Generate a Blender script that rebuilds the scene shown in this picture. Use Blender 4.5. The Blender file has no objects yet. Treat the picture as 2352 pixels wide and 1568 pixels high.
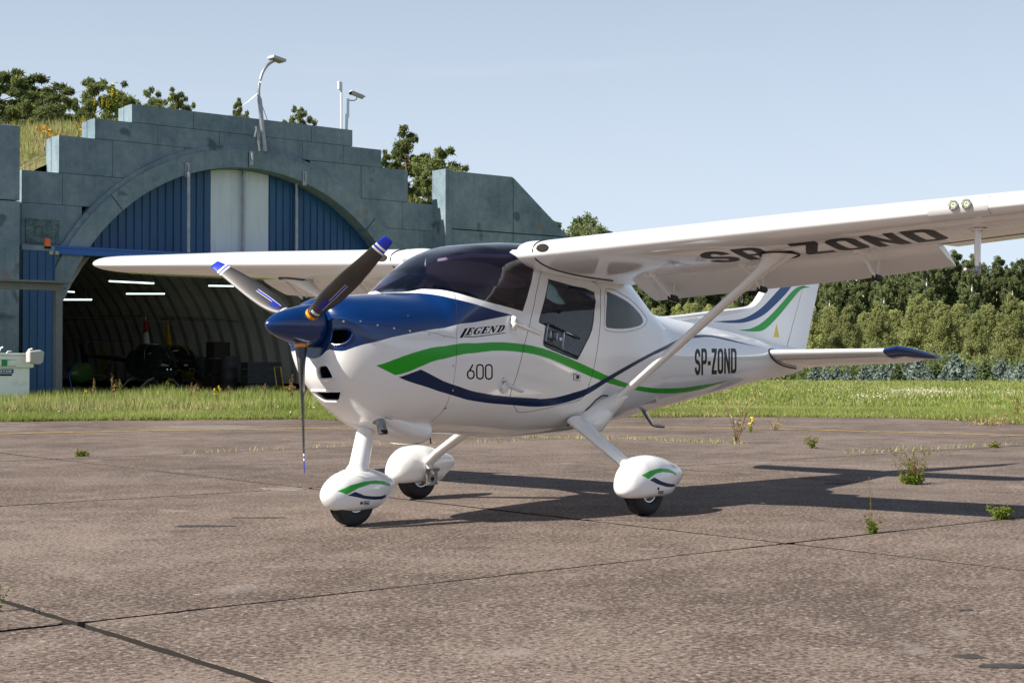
import bpy, bmesh, math, random
import numpy as np
from mathutils import Vector, Matrix
from mathutils.geometry import delaunay_2d_cdt
SC = bpy.context.scene
COL = SC.collection
R = math.radians
# ---------------------------------------------------------------- camera
FPX, CX, CY, EYE = 3526.0, 1176.0, 784.0, .967
PITCH = math.atan(56 / FPX); YAW = R(219.25)
FH = np.array([math.cos(YAW), math.sin(YAW), 0.]); RT = np.array([math.sin(YAW), -math.cos(YAW), 0.])
FW = np.array([FH[0] * math.cos(PITCH), FH[1] * math.cos(PITCH), math.sin(PITCH)]); UP = np.cross(RT, FW)
CAM = -(10.6 * FH + .08 * RT); CAM[2] = EYE
cam = bpy.data.cameras.new('camera'); cam.sensor_width = 36; cam.lens = 36 * FPX / 2352
cam.clip_start = .05; cam.clip_end = 3000
co = bpy.data.objects.new('camera', cam); COL.objects.link(co)
co.matrix_world = Matrix(((RT[0], UP[0], -FW[0], CAM[0]), (RT[1], UP[1], -FW[1], CAM[1]), (RT[2], UP[2], -FW[2], CAM[2]), (0, 0, 0, 1)))
SC.camera = co
# ---------------------------------------------------------------- sky and sun
SUN_EL, SUN_AZ = R(39.2), R(-20.)
SC.view_settings.view_transform = 'Standard'; SC.view_settings.look = 'None'
SC.view_settings.exposure = EXPO = 0.8; SC.view_settings.gamma = 1; SC.view_settings.use_curve_mapping = False
W = bpy.data.worlds.new('World'); SC.world = W; W.use_nodes = True
nt = W.node_tree; nt.nodes.clear()
N = nt.nodes.new; L = nt.links.new
sky = N('ShaderNodeTexSky'); sky.sky_type = 'NISHITA'; sky.sun_disc = False
sky.sun_elevation = SUN_EL; sky.sun_rotation = math.pi / 2 - SUN_AZ; sky.air_density = 1.0; sky.dust_density = .7; sky.ozone_density = 1.0
bg = N('ShaderNodeBackground'); bg.inputs[1].default_value = .065
tc = N('ShaderNodeTexCoord'); mp = N('ShaderNodeMapping'); mp.inputs['Scale'].default_value = (1.3, 1.3, 16); mp.inputs['Rotation'].default_value = (R(4), R(-3), 0)
nz = N('ShaderNodeTexNoise'); nz.inputs['Scale'].default_value = 2.6; nz.inputs['Detail'].default_value = 9; nz.inputs['Roughness'].default_value = .62
cr = N('ShaderNodeValToRGB'); cr.color_ramp.elements[0].position = .56; cr.color_ramp.elements[0].color = (0, 0, 0, 1); cr.color_ramp.elements[1].position = .80; cr.color_ramp.elements[1].color = (.3, .3, .3, 1)
mx = N('ShaderNodeMixRGB'); mx.inputs[2].default_value = (6.2, 6.6, 7.2, 1)
# summer haze: the sky pales towards the horizon, all the way round
sx = N('ShaderNodeSeparateXYZ'); L(tc.outputs['Generated'], sx.inputs[0]); hr = N('ShaderNodeValToRGB'); he = hr.color_ramp.elements
he[0].position = 0.; he[0].color = (.92, .92, .92, 1); he[1].position = .72; he[1].color = (.0, .0, .0, 1); q0 = he.new(.07); q0.color = (.80, .80, .80, 1); q1 = he.new(.24); q1.color = (.52, .52, .52, 1); q2 = he.new(.42); q2.color = (.40, .40, .40, 1)
L(sx.outputs['Z'], hr.inputs[0]); mh = N('ShaderNodeMixRGB'); mh.inputs[2].default_value = (7.1, 8.15, 9.5, 1)
dk = N('ShaderNodeMixRGB'); dk.blend_type = 'MULTIPLY'; dk.inputs[0].default_value = 1; dk.inputs[2].default_value = (.62, .64, .70, 1); L(sky.outputs[0], dk.inputs[1]); L(hr.outputs[0], mh.inputs[0]); L(dk.outputs[0], mh.inputs[1])
L(tc.outputs['Generated'], mp.inputs[0]); L(mp.outputs[0], nz.inputs[0]); L(nz.outputs[0], cr.inputs[0]); L(cr.outputs[0], mx.inputs[0]); L(mh.outputs[0], mx.inputs[1])
L(mx.outputs[0], bg.inputs[0]); wo = N('ShaderNodeOutputWorld'); L(bg.outputs[0], wo.inputs[0])
sl = bpy.data.lights.new('sun', 'SUN'); sl.energy = 5.0; sl.angle = R(.53); sl.color = (1, .93, .82)
so = bpy.data.objects.new('sun', sl); COL.objects.link(so)
SUNV = Vector((math.cos(SUN_EL) * math.cos(SUN_AZ), math.cos(SUN_EL) * math.sin(SUN_AZ), math.sin(SUN_EL)))
so.rotation_euler = SUNV.to_track_quat('Z', 'Y').to_euler(); so.location = SUNV * 60
# ---------------------------------------------------------------- small helpers
def ray(u, v):
    u = np.asarray(u, float); v = np.asarray(v, float)
    return FW + RT * ((u - CX) / FPX)[..., None] - UP * ((v - CY) / FPX)[..., None]
def on(u, v, ax, val):
    d = ray(u, v); return CAM + d * (val - CAM[ax]) / d[ax]
def proj(P):
    d = np.asarray(P, float) - CAM; z = d @ FW
    return CX + FPX * (d @ RT) / z, CY - FPX * (d @ UP) / z
def rnd(seed): return np.random.default_rng(seed)
def tag(o, label=None, cat=None, group=None, kind=None):
    if label: o['label'] = label
    if cat: o['category'] = cat
    if group: o['group'] = group
    if kind: o['kind'] = kind
    return o
def link(name, me, parent=None, mats=()):
    for m in mats: me.materials.append(m)
    o = bpy.data.objects.new(name, me); COL.objects.link(o)
    if parent is not None: o.parent = parent
    return o
def empty(name, loc=(0, 0, 0), rz=0.):
    o = bpy.data.objects.new(name, None); COL.objects.link(o); o.location = loc; o.rotation_euler = (0, 0, rz); o.empty_display_size = .2
    return o
def mesh(name, V, F, mats=(), parent=None, smooth=False, mi=None, nrm=None):
    me = bpy.data.meshes.new(name)
    V = np.asarray(V, float).reshape(-1, 3)
    me.from_pydata(V.tolist(), [], F if isinstance(F, list) else F.tolist())
    if mi is not None: me.polygons.foreach_set('material_index', mi)
    if smooth or nrm is not None: me.polygons.foreach_set('use_smooth', [True] * len(me.polygons))
    me.update()
    if nrm is not None: me.normals_split_custom_set_from_vertices([tuple(n) for n in nrm])
    return link(name, me, parent, mats)
class MB:
    """collects shapes, builds them as one mesh"""
    def __init__(s): s.V = []; s.F = []; s.M = []; s.n = 0
    def add(s, V, F, m=0):
        V = np.asarray(V, float).reshape(-1, 3)
        s.V.append(V); s.F += [tuple(i + s.n for i in f) for f in F]; s.M += [m] * len(F); s.n += len(V); return s
    def box(s, a, b, m=0):
        x0, y0, z0 = a; x1, y1, z1 = b
        V = [(x0, y0, z0), (x1, y0, z0), (x1, y1, z0), (x0, y1, z0), (x0, y0, z1), (x1, y0, z1), (x1, y1, z1), (x0, y1, z1)]
        return s.add(V, [(3, 2, 1, 0), (4, 5, 6, 7), (0, 1, 5, 4), (1, 2, 6, 5), (2, 3, 7, 6), (3, 0, 4, 7)], m)
    def cbox(s, c, h, m=0): return s.box([c[i] - h[i] for i in range(3)], [c[i] + h[i] for i in range(3)], m)
    def tube(s, pts, r, n=8, m=0, cap=True, sq=(1, 1), up=(0, 0, 1)):
        P = [Vector(p) for p in pts]; k = len(P); r = [r] * k if not hasattr(r, '__len__') else r
        V = []
        for i in range(k):
            t = (P[min(i + 1, k - 1)] - P[max(i - 1, 0)]).normalized()
            a = Vector(up)
            if abs(t.dot(a)) > .97: a = Vector((1, 0, 0)) if abs(t.x) < .9 else Vector((0, 1, 0))
            b = t.cross(a).normalized(); c = b.cross(t)
            for j in range(n):
                w = 2 * math.pi * j / n
                V.append(tuple(P[i] + b * (math.cos(w) * r[i] * sq[0]) + c * (math.sin(w) * r[i] * sq[1])))
        F = [(i * n + j, i * n + (j + 1) % n, (i + 1) * n + (j + 1) % n, (i + 1) * n + j) for i in range(k - 1) for j in range(n)]
        if cap: F += [tuple(range(n - 1, -1, -1)), tuple((k - 1) * n + j for j in range(n))]
        return s.add(V, F, m)
    def lathe(s, prof, n=24, m=0, o=(0, 0, 0), ax='z'):
        V = []
        for (r, h) in prof:
            for j in range(n):
                w = 2 * math.pi * j / n; a, b = r * math.cos(w), r * math.sin(w)
                p = {'z': (a, b, h), 'x': (h, a, b), 'y': (b, h, a)}[ax]
                V.append((p[0] + o[0], p[1] + o[1], p[2] + o[2]))
        F = [(i * n + j, i * n + (j + 1) % n, (i + 1) * n + (j + 1) % n, (i + 1) * n + j) for i in range(len(prof) - 1) for j in range(n)]
        return s.add(V, F, m)
    def prism(s, poly, a, b, ax=1, m=0):
        """poly: 2D points, extruded along ax from a to b; the other axes in order"""
        n = len(poly); V = []
        for h in (a, b):
            for p in poly:
                q = list(p); q.insert(ax, h); V.append(q)
        F = [tuple(range(n)), tuple(range(2 * n - 1, n - 1, -1))] + [(i, i + n, (i + 1) % n + n, (i + 1) % n) for i in range(n)]
        return s.add(V, F, m)
    def build(s, name, mats, parent=None, smooth=False, bevel=0, seg=2, angle=35, merge=False):
        if not isinstance(mats, (list, tuple)): mats = [mats]
        o = mesh(name, np.concatenate(s.V), s.F, mats, parent, False, s.M)
        bm = bmesh.new(); bm.from_mesh(o.data); bmesh.ops.recalc_face_normals(bm, faces=bm.faces); bm.to_mesh(o.data); bm.free()
        if merge:
            bm = bmesh.new(); bm.from_mesh(o.data); bmesh.ops.remove_doubles(bm, verts=bm.verts, dist=3e-4); bmesh.ops.recalc_face_normals(bm, faces=bm.faces); bm.to_mesh(o.data); bm.free()
        if smooth:
            o.data.polygons.foreach_set('use_smooth', [True] * len(o.data.polygons))
            o.data.set_sharp_from_angle(angle=R(angle))
        if bevel:
            b = o.modifiers.new('bevel', 'BEVEL'); b.width = bevel; b.segments = seg; b.limit_method = 'ANGLE'; b.angle_limit = R(40)
        return o
def copy_tree(o, parent=None):
    c = o.copy(); COL.objects.link(c); c.parent = parent
    for ch in KIDS.get(o.name, []): copy_tree(ch, c)
    return c
KIDS = {}
def proto(o):
    for ch in list(bpy.data.objects):
        p = ch.parent
        if p is not None and (p == o or p.parent == o) : KIDS.setdefault(p.name, [])
        if p is not None and (p == o or (p.parent is not None and p.parent == o)):
            if ch not in KIDS[p.name]: KIDS[p.name].append(ch)
    return o
# ---------------------------------------------------------------- materials
def mat(name, col, rough=.6, metal=0., spec=.5, coat=0., nscale=0, namt=.0, col2=None, bump=0., bscale=60, detail=6, emit=None, sheen=0, space='Object', stretch=None, rvar=0., cw=None):
    m = bpy.data.materials.new(name); m.use_nodes = True; t = m.node_tree; b = t.nodes['Principled BSDF']
    b.inputs['Base Color'].default_value = (*col, 1); b.inputs['Roughness'].default_value = rough; b.inputs['Metallic'].default_value = metal
    b.inputs['Specular IOR Level'].default_value = spec; b.inputs['Coat Weight'].default_value = coat; b.inputs['Coat Roughness'].default_value = .04
    if emit: b.inputs['Emission Color'].default_value = (*emit[0], 1); b.inputs['Emission Strength'].default_value = emit[1]
    co_ = None
    if nscale or bump:
        g = t.nodes.new('ShaderNodeTexCoord'); co_ = g.outputs[space]
        if stretch:
            mp_ = t.nodes.new('ShaderNodeMapping'); mp_.inputs['Scale'].default_value = stretch; t.links.new(co_, mp_.inputs[0]); co_ = mp_.outputs[0]
    if nscale:
        n1 = t.nodes.new('ShaderNodeTexNoise'); n1.inputs['Scale'].default_value = nscale; n1.inputs['Detail'].default_value = detail; n1.inputs['Roughness'].default_value = .6
        t.links.new(co_, n1.inputs[0])
        r = t.nodes.new('ShaderNodeValToRGB'); lo, hi = cw or (.35, .65); r.color_ramp.elements[0].position = lo; r.color_ramp.elements[1].position = hi
        c2 = col2 or tuple(min(1, c * (1 + namt)) for c in col); c1 = col if col2 else tuple(c * (1 - namt) for c in col)
        r.color_ramp.elements[0].color = (*c1, 1); r.color_ramp.elements[1].color = (*c2, 1)
        t.links.new(n1.outputs[0], r.inputs[0]); t.links.new(r.outputs[0], b.inputs['Base Color'])
        if rvar:
            q = t.nodes.new('ShaderNodeMapRange'); q.inputs[3].default_value = rough - rvar; q.inputs[4].default_value = rough + rvar
            t.links.new(n1.outputs[0], q.inputs[0]); t.links.new(q.outputs[0], b.inputs['Roughness'])
    if bump:
        n2 = t.nodes.new('ShaderNodeTexNoise'); n2.inputs['Scale'].default_value = bscale; n2.inputs['Detail'].default_value = 8
        t.links.new(co_, n2.inputs[0]); bp = t.nodes.new('ShaderNodeBump'); bp.inputs['Strength'].default_value = bump; bp.inputs['Distance'].default_value = .02
        t.links.new(n2.outputs[0], bp.inputs['Height']); t.links.new(bp.outputs[0], b.inputs['Normal'])
    return m
def glass(name, tint, ior=1.5, rough=.0):
    m = bpy.data.materials.new(name); m.use_nodes = True; t = m.node_tree; t.nodes.clear()
    tr = t.nodes.new('ShaderNodeBsdfTransparent'); tr.inputs[0].default_value = (*tint, 1)
    gl = t.nodes.new('ShaderNodeBsdfGlossy'); gl.inputs['Roughness'].default_value = rough; gl.inputs[0].default_value = (1, 1, 1, 1)
    fr = t.nodes.new('ShaderNodeFresnel'); fr.inputs[0].default_value = ior
    mx_ = t.nodes.new('ShaderNodeMixShader'); o = t.nodes.new('ShaderNodeOutputMaterial')
    t.links.new(fr.outputs[0], mx_.inputs[0]); t.links.new(tr.outputs[0], mx_.inputs[1]); t.links.new(gl.outputs[0], mx_.inputs[2]); t.links.new(mx_.outputs[0], o.inputs[0])
    return m
def leafmat(name, c1, c2, scale=.6, trans=.35):
    m = bpy.data.materials.new(name); m.use_nodes = True; t = m.node_tree; t.nodes.clear()
    g = t.nodes.new('ShaderNodeTexCoord'); n1 = t.nodes.new('ShaderNodeTexNoise'); n1.inputs['Scale'].default_value = scale; n1.inputs['Detail'].default_value = 5; n1.inputs['Roughness'].default_value = .7
    oi = t.nodes.new('ShaderNodeObjectInfo'); r = t.nodes.new('ShaderNodeValToRGB'); r.color_ramp.elements[0].position = .3; r.color_ramp.elements[1].position = .68
    r.color_ramp.elements[0].color = (*c1, 1); r.color_ramp.elements[1].color = (*c2, 1)
    hs = t.nodes.new('ShaderNodeHueSaturation'); mr = t.nodes.new('ShaderNodeMapRange'); mr.inputs[3].default_value = .8; mr.inputs[4].default_value = 1.2
    t.links.new(oi.outputs['Random'], mr.inputs[0]); t.links.new(mr.outputs[0], hs.inputs['Value'])
    t.links.new(g.outputs['Object'], n1.inputs[0]); t.links.new(n1.outputs[0], r.inputs[0]); t.links.new(r.outputs[0], hs.inputs['Color'])
    d = t.nodes.new('ShaderNodeBsdfDiffuse'); tl = t.nodes.new('ShaderNodeBsdfTranslucent'); mx_ = t.nodes.new('ShaderNodeMixShader'); mx_.inputs[0].default_value = trans
    o = t.nodes.new('ShaderNodeOutputMaterial')
    t.links.new(hs.outputs[0], d.inputs[0]); t.links.new(hs.outputs[0], tl.inputs[0]); t.links.new(d.outputs[0], mx_.inputs[1]); t.links.new(tl.outputs[0], mx_.inputs[2]); t.links.new(mx_.outputs[0], o.inputs[0])
    return m
M = dict(
    white=mat('aircraft_white_paint', (.86, .86, .86), .16, coat=.6, nscale=140, col2=(.50, .47, .43), cw=(.70, .86), detail=2),
    blue=mat('aircraft_blue_paint', (.002, .026, .12), .2, coat=.35),
    navy=mat('aircraft_navy_paint', (.003, .018, .075), .28, spec=.3),
    green=mat('aircraft_green_paint', (.010, .36, .012), .25, spec=.4, coat=.1),
    ink=mat('black_lettering', (.006, .007, .009), .4, spec=.15),
    finblue=mat('fin_blue_paint', (.006, .06, .22), .3, spec=.3),
    finGreen=mat('fin_green_paint', (.015, .36, .05), .3, spec=.3),
    yellow=mat('warning_yellow', (.75, .62, .08), .5),
    seal=mat('black_rubber_seal', (.012, .012, .013), .6),
    inner=mat('cabin_lining', (.45, .45, .44), .8),
    seat=mat('seat_cloth', (.07, .09, .13), .9, nscale=40, namt=.2),
    dash=mat('glareshield_vinyl', (.10, .05, .085), .7),
    dark=mat('dark_cavity', (.008, .008, .009), .9),
    tyre=mat('tyre_rubber', (.018, .019, .02), .75, bump=.2, bscale=60),
    alu=mat('bare_metal', (.55, .55, .54), .3, metal=1.),
    steel=mat('dull_steel', (.30, .29, .28), .45, metal=1., nscale=30, namt=.3),
    carbon=mat('propeller_carbon', (.016, .014, .014), .4, spec=.9, nscale=6, namt=.3),
    tipblue=mat('blade_tip_blue', (.01, .03, .42), .3), tipwhite=mat('blade_tip_white', (.75, .75, .78), .3),
    orange=mat('orange_cuff', (.75, .28, .01), .3),
    wind=glass('tinted_windshield', (.68, .60, .76), 1.55), clear=glass('smoked_side_glass', (.88, .93, .96), 1.45), rglass=glass('clear_rear_glass', (.93, .96, .97), 1.5),
    acryl=glass('clear_acrylic', (.85, .87, .9), 1.9, .05),
)
def pchip(xs, ys):
    xs = np.array(xs, float); ys = np.array(ys, float); h = np.diff(xs); d = np.diff(ys) / h
    m = np.zeros(len(xs))
    for i in range(1, len(xs) - 1):
        if d[i - 1] * d[i] > 0:
            w1, w2 = 2 * h[i] + h[i - 1], h[i] + 2 * h[i - 1]; m[i] = (w1 + w2) / (w1 / d[i - 1] + w2 / d[i])
    m[0], m[-1] = d[0], d[-1]
    def f(x):
        x = np.clip(x, xs[0], xs[-1]); i = np.clip(np.searchsorted(xs, x) - 1, 0, len(xs) - 2)
        t = (x - xs[i]) / h[i]
        return (2 * t**3 - 3 * t**2 + 1) * ys[i] + (t**3 - 2 * t**2 + t) * h[i] * m[i] + (-2 * t**3 + 3 * t**2) * ys[i + 1] + (t**3 - t**2) * h[i] * m[i + 1]
    return f
class Loft:
    """body of superellipse sections along x: station = x, top z, bottom z, z of the widest line, half width, n above, n below"""
    def __init__(s, st, y0=0.):
        st = sorted(st); xs = [a[0] for a in st]; s.f = [pchip(xs, [a[i] for a in st]) for i in range(1, 7)]; s.x0, s.x1, s.y0 = xs[0], xs[-1], y0
    def P(s, x, th, off=0.):
        x = np.asarray(x, float); th = np.asarray(th, float)
        zt, zb, zm, w, a, b = [f(x) for f in s.f]
        c, sn = np.abs(np.cos(th)), np.abs(np.sin(th)); up = np.sin(th) >= 0
        n = np.where(up, a, b); hgt = np.where(up, zt - zm, zm - zb)
        r = ((c / w)**n + (sn / hgt)**n)**(-1 / n)
        p = np.stack([x, s.y0 + r * np.cos(th), zm + r * np.sin(th)], -1)
        if off: p = p + s.nrm(x, th) * off
        return p
    def nrm(s, x, th):
        e = 2e-3
        dx = s.P(np.minimum(x + e, s.x1), th) - s.P(np.maximum(x - e, s.x0), th); dt = s.P(x, th + e) - s.P(x, th - e)
        n = np.cross(dt, dx); n /= np.linalg.norm(n, axis=-1, keepdims=True) + 1e-12
        c = np.stack([0 * n[..., 0], np.cos(th), np.sin(th)], -1); sg = np.where((n * c).sum(-1) < 0, -1., 1.)
        return n * sg[..., None]
    def theta(s, x, z):
        x = np.asarray(x, float); zt, zb, zm, w, a, b = [f(x) for f in s.f]
        up = z >= zm; n = np.where(up, a, b); q = np.clip(np.abs(z - zm) / np.where(up, zt - zm, zm - zb), 0, 1)
        return np.arctan2(z - zm, w * (1 - q**n)**(1 / n))
    def trace(s, uv, lo=-1.5, hi=1.57):
        """photograph points -> (x, theta) on the surface"""
        uv = np.asarray(uv, float)
        gx, gt = np.meshgrid(np.linspace(s.x0, s.x1, 260), np.linspace(lo, hi, 150), indexing='ij')
        P_ = s.P(gx, gt); n = s.nrm(gx, gt); vis = ((CAM - P_) * n).sum(-1) > 0
        gx, gt, P_ = gx[vis], gt[vis], P_[vis]; pu, pv = proj(P_)
        out = []
        for u, v in uv:
            k = np.argmin((pu - u)**2 + (pv - v)**2); x, t = gx[k], gt[k]
            for _ in range(6):
                e = 1e-3; a = np.array(proj(s.P(x, t))); jx = (np.array(proj(s.P(x + e, t))) - a) / e; jt = (np.array(proj(s.P(x, t + e))) - a) / e
                J = np.stack([jx, jt], 1); rr = np.array([u, v]) - a
                if abs(np.linalg.det(J)) < 1e-3: break
                dd = np.clip(np.linalg.solve(J.T @ J + np.eye(2) * 50, J.T @ rr), -.05, .05); x = min(max(x + dd[0], s.x0), s.x1); t = min(max(t + dd[1], lo), hi)
            out.append((x, t))
        return np.array(out)
def inside(poly, P_):
    poly = np.asarray(poly); x, y = P_[:, 0], P_[:, 1]; c = np.zeros(len(P_), bool); j = len(poly) - 1
    for i in range(len(poly)):
        xi, yi = poly[i]; xj, yj = poly[j]
        if yi != yj: c ^= ((yi > y) != (yj > y)) & (x < (xj - xi) * (y - yi) / (yj - yi) + xi)
        j = i
    return c
def smooth_poly(p, n=4, closed=True):
    p = [np.array(q, float) for q in p]; k = len(p); out = []
    for i in range(k if closed else k - 1):
        a, b, c, d = (p[(i - 1) % k], p[i], p[(i + 1) % k], p[(i + 2) % k]) if closed else (p[max(i - 1, 0)], p[i], p[i + 1], p[min(i + 2, k - 1)])
        for t in np.linspace(0, 1, n, endpoint=False):
            out.append(.5 * (2 * b + (c - a) * t + (2 * a - 5 * b + 4 * c - d) * t**2 + (3 * b - a - 3 * c + d) * t**3))
    if not closed: out.append(p[-1])
    return out
def dens(p, step=.03, closed=True):
    out = []; k = len(p)
    for i in range(k if closed else k - 1):
        a, b = np.array(p[i], float), np.array(p[(i + 1) % k], float); m = max(1, int(np.linalg.norm(b - a) / step))
        out += [a + (b - a) * t / m for t in range(m)]
    if not closed: out.append(np.array(p[-1], float))
    return out
def triangulate(outline, curves, gx, gy):
    """outline: closed polygon; curves: list of (points, closed); grid of interior points"""
    pts = []; ed = []
    def addc(p, closed):
        k0 = len(pts); pts.extend([tuple(q) for q in p]); n = len(p)
        ed.extend([(k0 + i, k0 + (i + 1) % n) for i in range(n if closed else n - 1)])
    addc(outline, True)
    for p, c in curves: addc(p, c)
    G = np.array([(x, y) for x in gx for y in gy]); G = G[inside(outline, G)]
    A = np.array(pts)
    if len(G):
        keep = np.ones(len(G), bool)
        for i in range(0, len(G), 500):
            d = ((G[i:i + 500, None, :] - A[None])**2).sum(-1).min(1); keep[i:i + 500] = d > (.25 * min(abs(gx[1] - gx[0]), abs(gy[1] - gy[0])))**2
        pts += [tuple(q) for q in G[keep]]
    v, e, f, *_ = delaunay_2d_cdt([Vector(q) for q in pts], ed, [], 0, 1e-6)
    V = np.array([tuple(q) for q in v]); F = np.array([t for t in f if len(t) == 3])
    C = V[F].mean(1); k = inside(outline, C)
    return V, F[k], C[k]
# ---- letters: list of (outers, holes), height 1
def rr(x0, y0, x1, y1, r, k=6):
    r = r if hasattr(r, '__len__') else (r,) * 4; out = []   # bl, br, tr, tl
    for (cx, cy, sx, sy, q, a0) in ((x0, y0, 1, 1, r[0], 180), (x1, y0, -1, 1, r[1], 270), (x1, y1, -1, -1, r[2], 0), (x0, y1, 1, -1, r[3], 90)):
        if q < 1e-6: out.append((cx, cy)); continue
        for i in range(k + 1):
            a = R(a0 + 90 * i / k); out.append((cx + sx * q + q * math.cos(a), cy + sy * q + q * math.sin(a)))
    return out
def stroke(path, w):
    p = [np.array(q, float) for q in path]; Lf, Rg = [], []
    for i in range(len(p)):
        t = p[min(i + 1, len(p) - 1)] - p[max(i - 1, 0)]; t /= np.linalg.norm(t); n = np.array((-t[1], t[0])) * w / 2
        Lf.append(p[i] + n); Rg.append(p[i] - n)
    return [tuple(q) for q in Lf + Rg[::-1]]
def arc(cx, cy, rx, ry, a0, a1, k=10): return [(cx + rx * math.cos(R(a0 + (a1 - a0) * i / k)), cy + ry * math.sin(R(a0 + (a1 - a0) * i / k))) for i in range(k + 1)]
HV = {
 'S': (.5, [stroke(arc(.25, .70, .165, .215, 0, 180) + [(.085, .62), (.12, .54), (.38, .44), (.415, .36)] + arc(.25, .30, .165, .215, 0, -180), .17)], []),
 'P': (.5, [[(0, 0), (.17, 0), (.17, .45), (0, .45)], rr(0, .40, .5, 1, (0, .18, .18, 0))], [rr(.17, .55, .33, .86, (0, .06, .06, 0))]),
 '-': (.27, [[(0, .36), (.27, .36), (.27, .52), (0, .52)]], []),
 'Z': (.46, [[(0, 0), (.46, 0), (.46, .16), (.20, .16), (.46, .86), (.46, 1), (0, 1), (0, .84), (.25, .84), (0, .14)]], []),
 'O': (.5, [rr(0, 0, .5, 1, .2)], [rr(.17, .15, .33, .85, .07)]),
 'N': (.52, [[(0, 0), (.16, 0), (.16, .55), (.36, 0), (.52, 0), (.52, 1), (.36, 1), (.36, .45), (.16, 1), (0, 1)]], []),
 'D': (.5, [rr(0, 0, .5, 1, (0, .2, .2, 0))], [rr(.17, .15, .33, .85, (0, .07, .07, 0))]),
 'U': (.5, [[(0, .2)] + arc(.25, .22, .25, .22, 180, 360) + [(.5, 1), (.34, 1), (.34, .2), (.3, .15), (.2, .15), (.16, .2), (.16, 1), (0, 1)]], []),
 'C': (.5, [stroke([(.42, .68)] + arc(.25, .68, .165, .235, 0, 180) + arc(.25, .32, .165, .235, 180, 360) + [(.42, .34)], .16)], []),
}
TH = {
 '6': (.56, [stroke([(.42, .96), (.22, .6), (.1, .38)] , .1), rr(.02, 0, .54, .62, .25, 8)], [rr(.12, .1, .44, .52, .155, 8)]),
 '0': (.52, [rr(0, 0, .52, 1, .25, 8)], [rr(.1, .1, .42, .9, .15, 8)]),
}
def sl_(p): return [(x + .22 * y, y) for x, y in p]
def bx(x0, y0, x1, y1): return [(x0, y0), (x1, y0), (x1, y1), (x0, y1)]
SF = {
 'L': (.30, [sl_([(0, -.28), (.30, -.28), (.30, -.2), (.26, 1.), (.0, 1.)])], []),
 'E': (.62, [sl_([(.0, 0), (.6, 0), (.62, .3), (.54, .3), (.5, .12), (.34, .12), (.34, .46), (.42, .46), (.44, .36), (.5, .36), (.5, .66), (.44, .66), (.42, .56), (.34, .56), (.34, .88), (.48, .88), (.54, .72), (.6, .72), (.6, 1), (0, 1), (0, .92), (.1, .88), (.1, .12), (0, .08)])], []),
 'G': (.66, [sl_([(.62, .7), (.56, .7), (.48, .88), (.36, .92), (.26, .8), (.24, .5), (.27, .2), (.38, .08), (.46, .12), (.46, .36), (.38, .4), (.38, .46), (.7, .46), (.7, .4), (.64, .36), (.64, .06), (.5, 0), (.34, -.02), (.14, .08), (.02, .3), (.0, .55), (.08, .84), (.24, 1), (.4, 1.02), (.52, .94), (.6, 1.02), (.63, 1.02)])], []),
 'N': (.72, [sl_([(0, 0), (.28, 0), (.28, .08), (.18, .12), (.18, .66), (.52, 0), (.62, 0), (.62, .88), (.72, .92), (.72, 1), (.44, 1), (.44, .92), (.54, .88), (.54, .4), (.24, 1), (0, 1), (0, .92), (.1, .88), (.1, .12), (0, .08)])], []),
 'D': (.66, [sl_([(0, 0), (.36, 0), (.54, .08), (.64, .28), (.66, .55), (.6, .82), (.48, .97), (.34, 1), (0, 1), (0, .92), (.1, .88), (.1, .12), (0, .08)])], [sl_([(.32, .12), (.38, .14), (.43, .3), (.44, .55), (.42, .78), (.38, .87), (.32, .88)])]),
}
def text(s, font, gap=.07, scale={}):
    outs, holes, x = [], [], 0.
    for ch in s:
        if ch == ' ': x += .3; continue
        w, o, h = font[ch]; k = scale.get(ch, 1)
        outs += [[(x + a * k, b) for a, b in p] for p in o]; holes += [[(x + a * k, b) for a, b in p] for p in h]; x += w * k + gap
    x -= gap
    f = lambda ps: [[(a / x, b) for a, b in p] for p in ps]
    return f(outs), f(holes)
def warp(ps, TL, TR, BR, BL):
    TL, TR, BR, BL = map(np.array, (TL, TR, BR, BL))
    return [[tuple(BL * (1 - a) * (1 - b) + BR * a * (1 - b) + TR * a * b + TL * (1 - a) * b) for a, b in p] for p in ps]
def reg(x0, y0, k): return lambda pts: [((x0 + k * a) * .6125, (y0 + k * b) * .6125) for a, b in pts]
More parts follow.
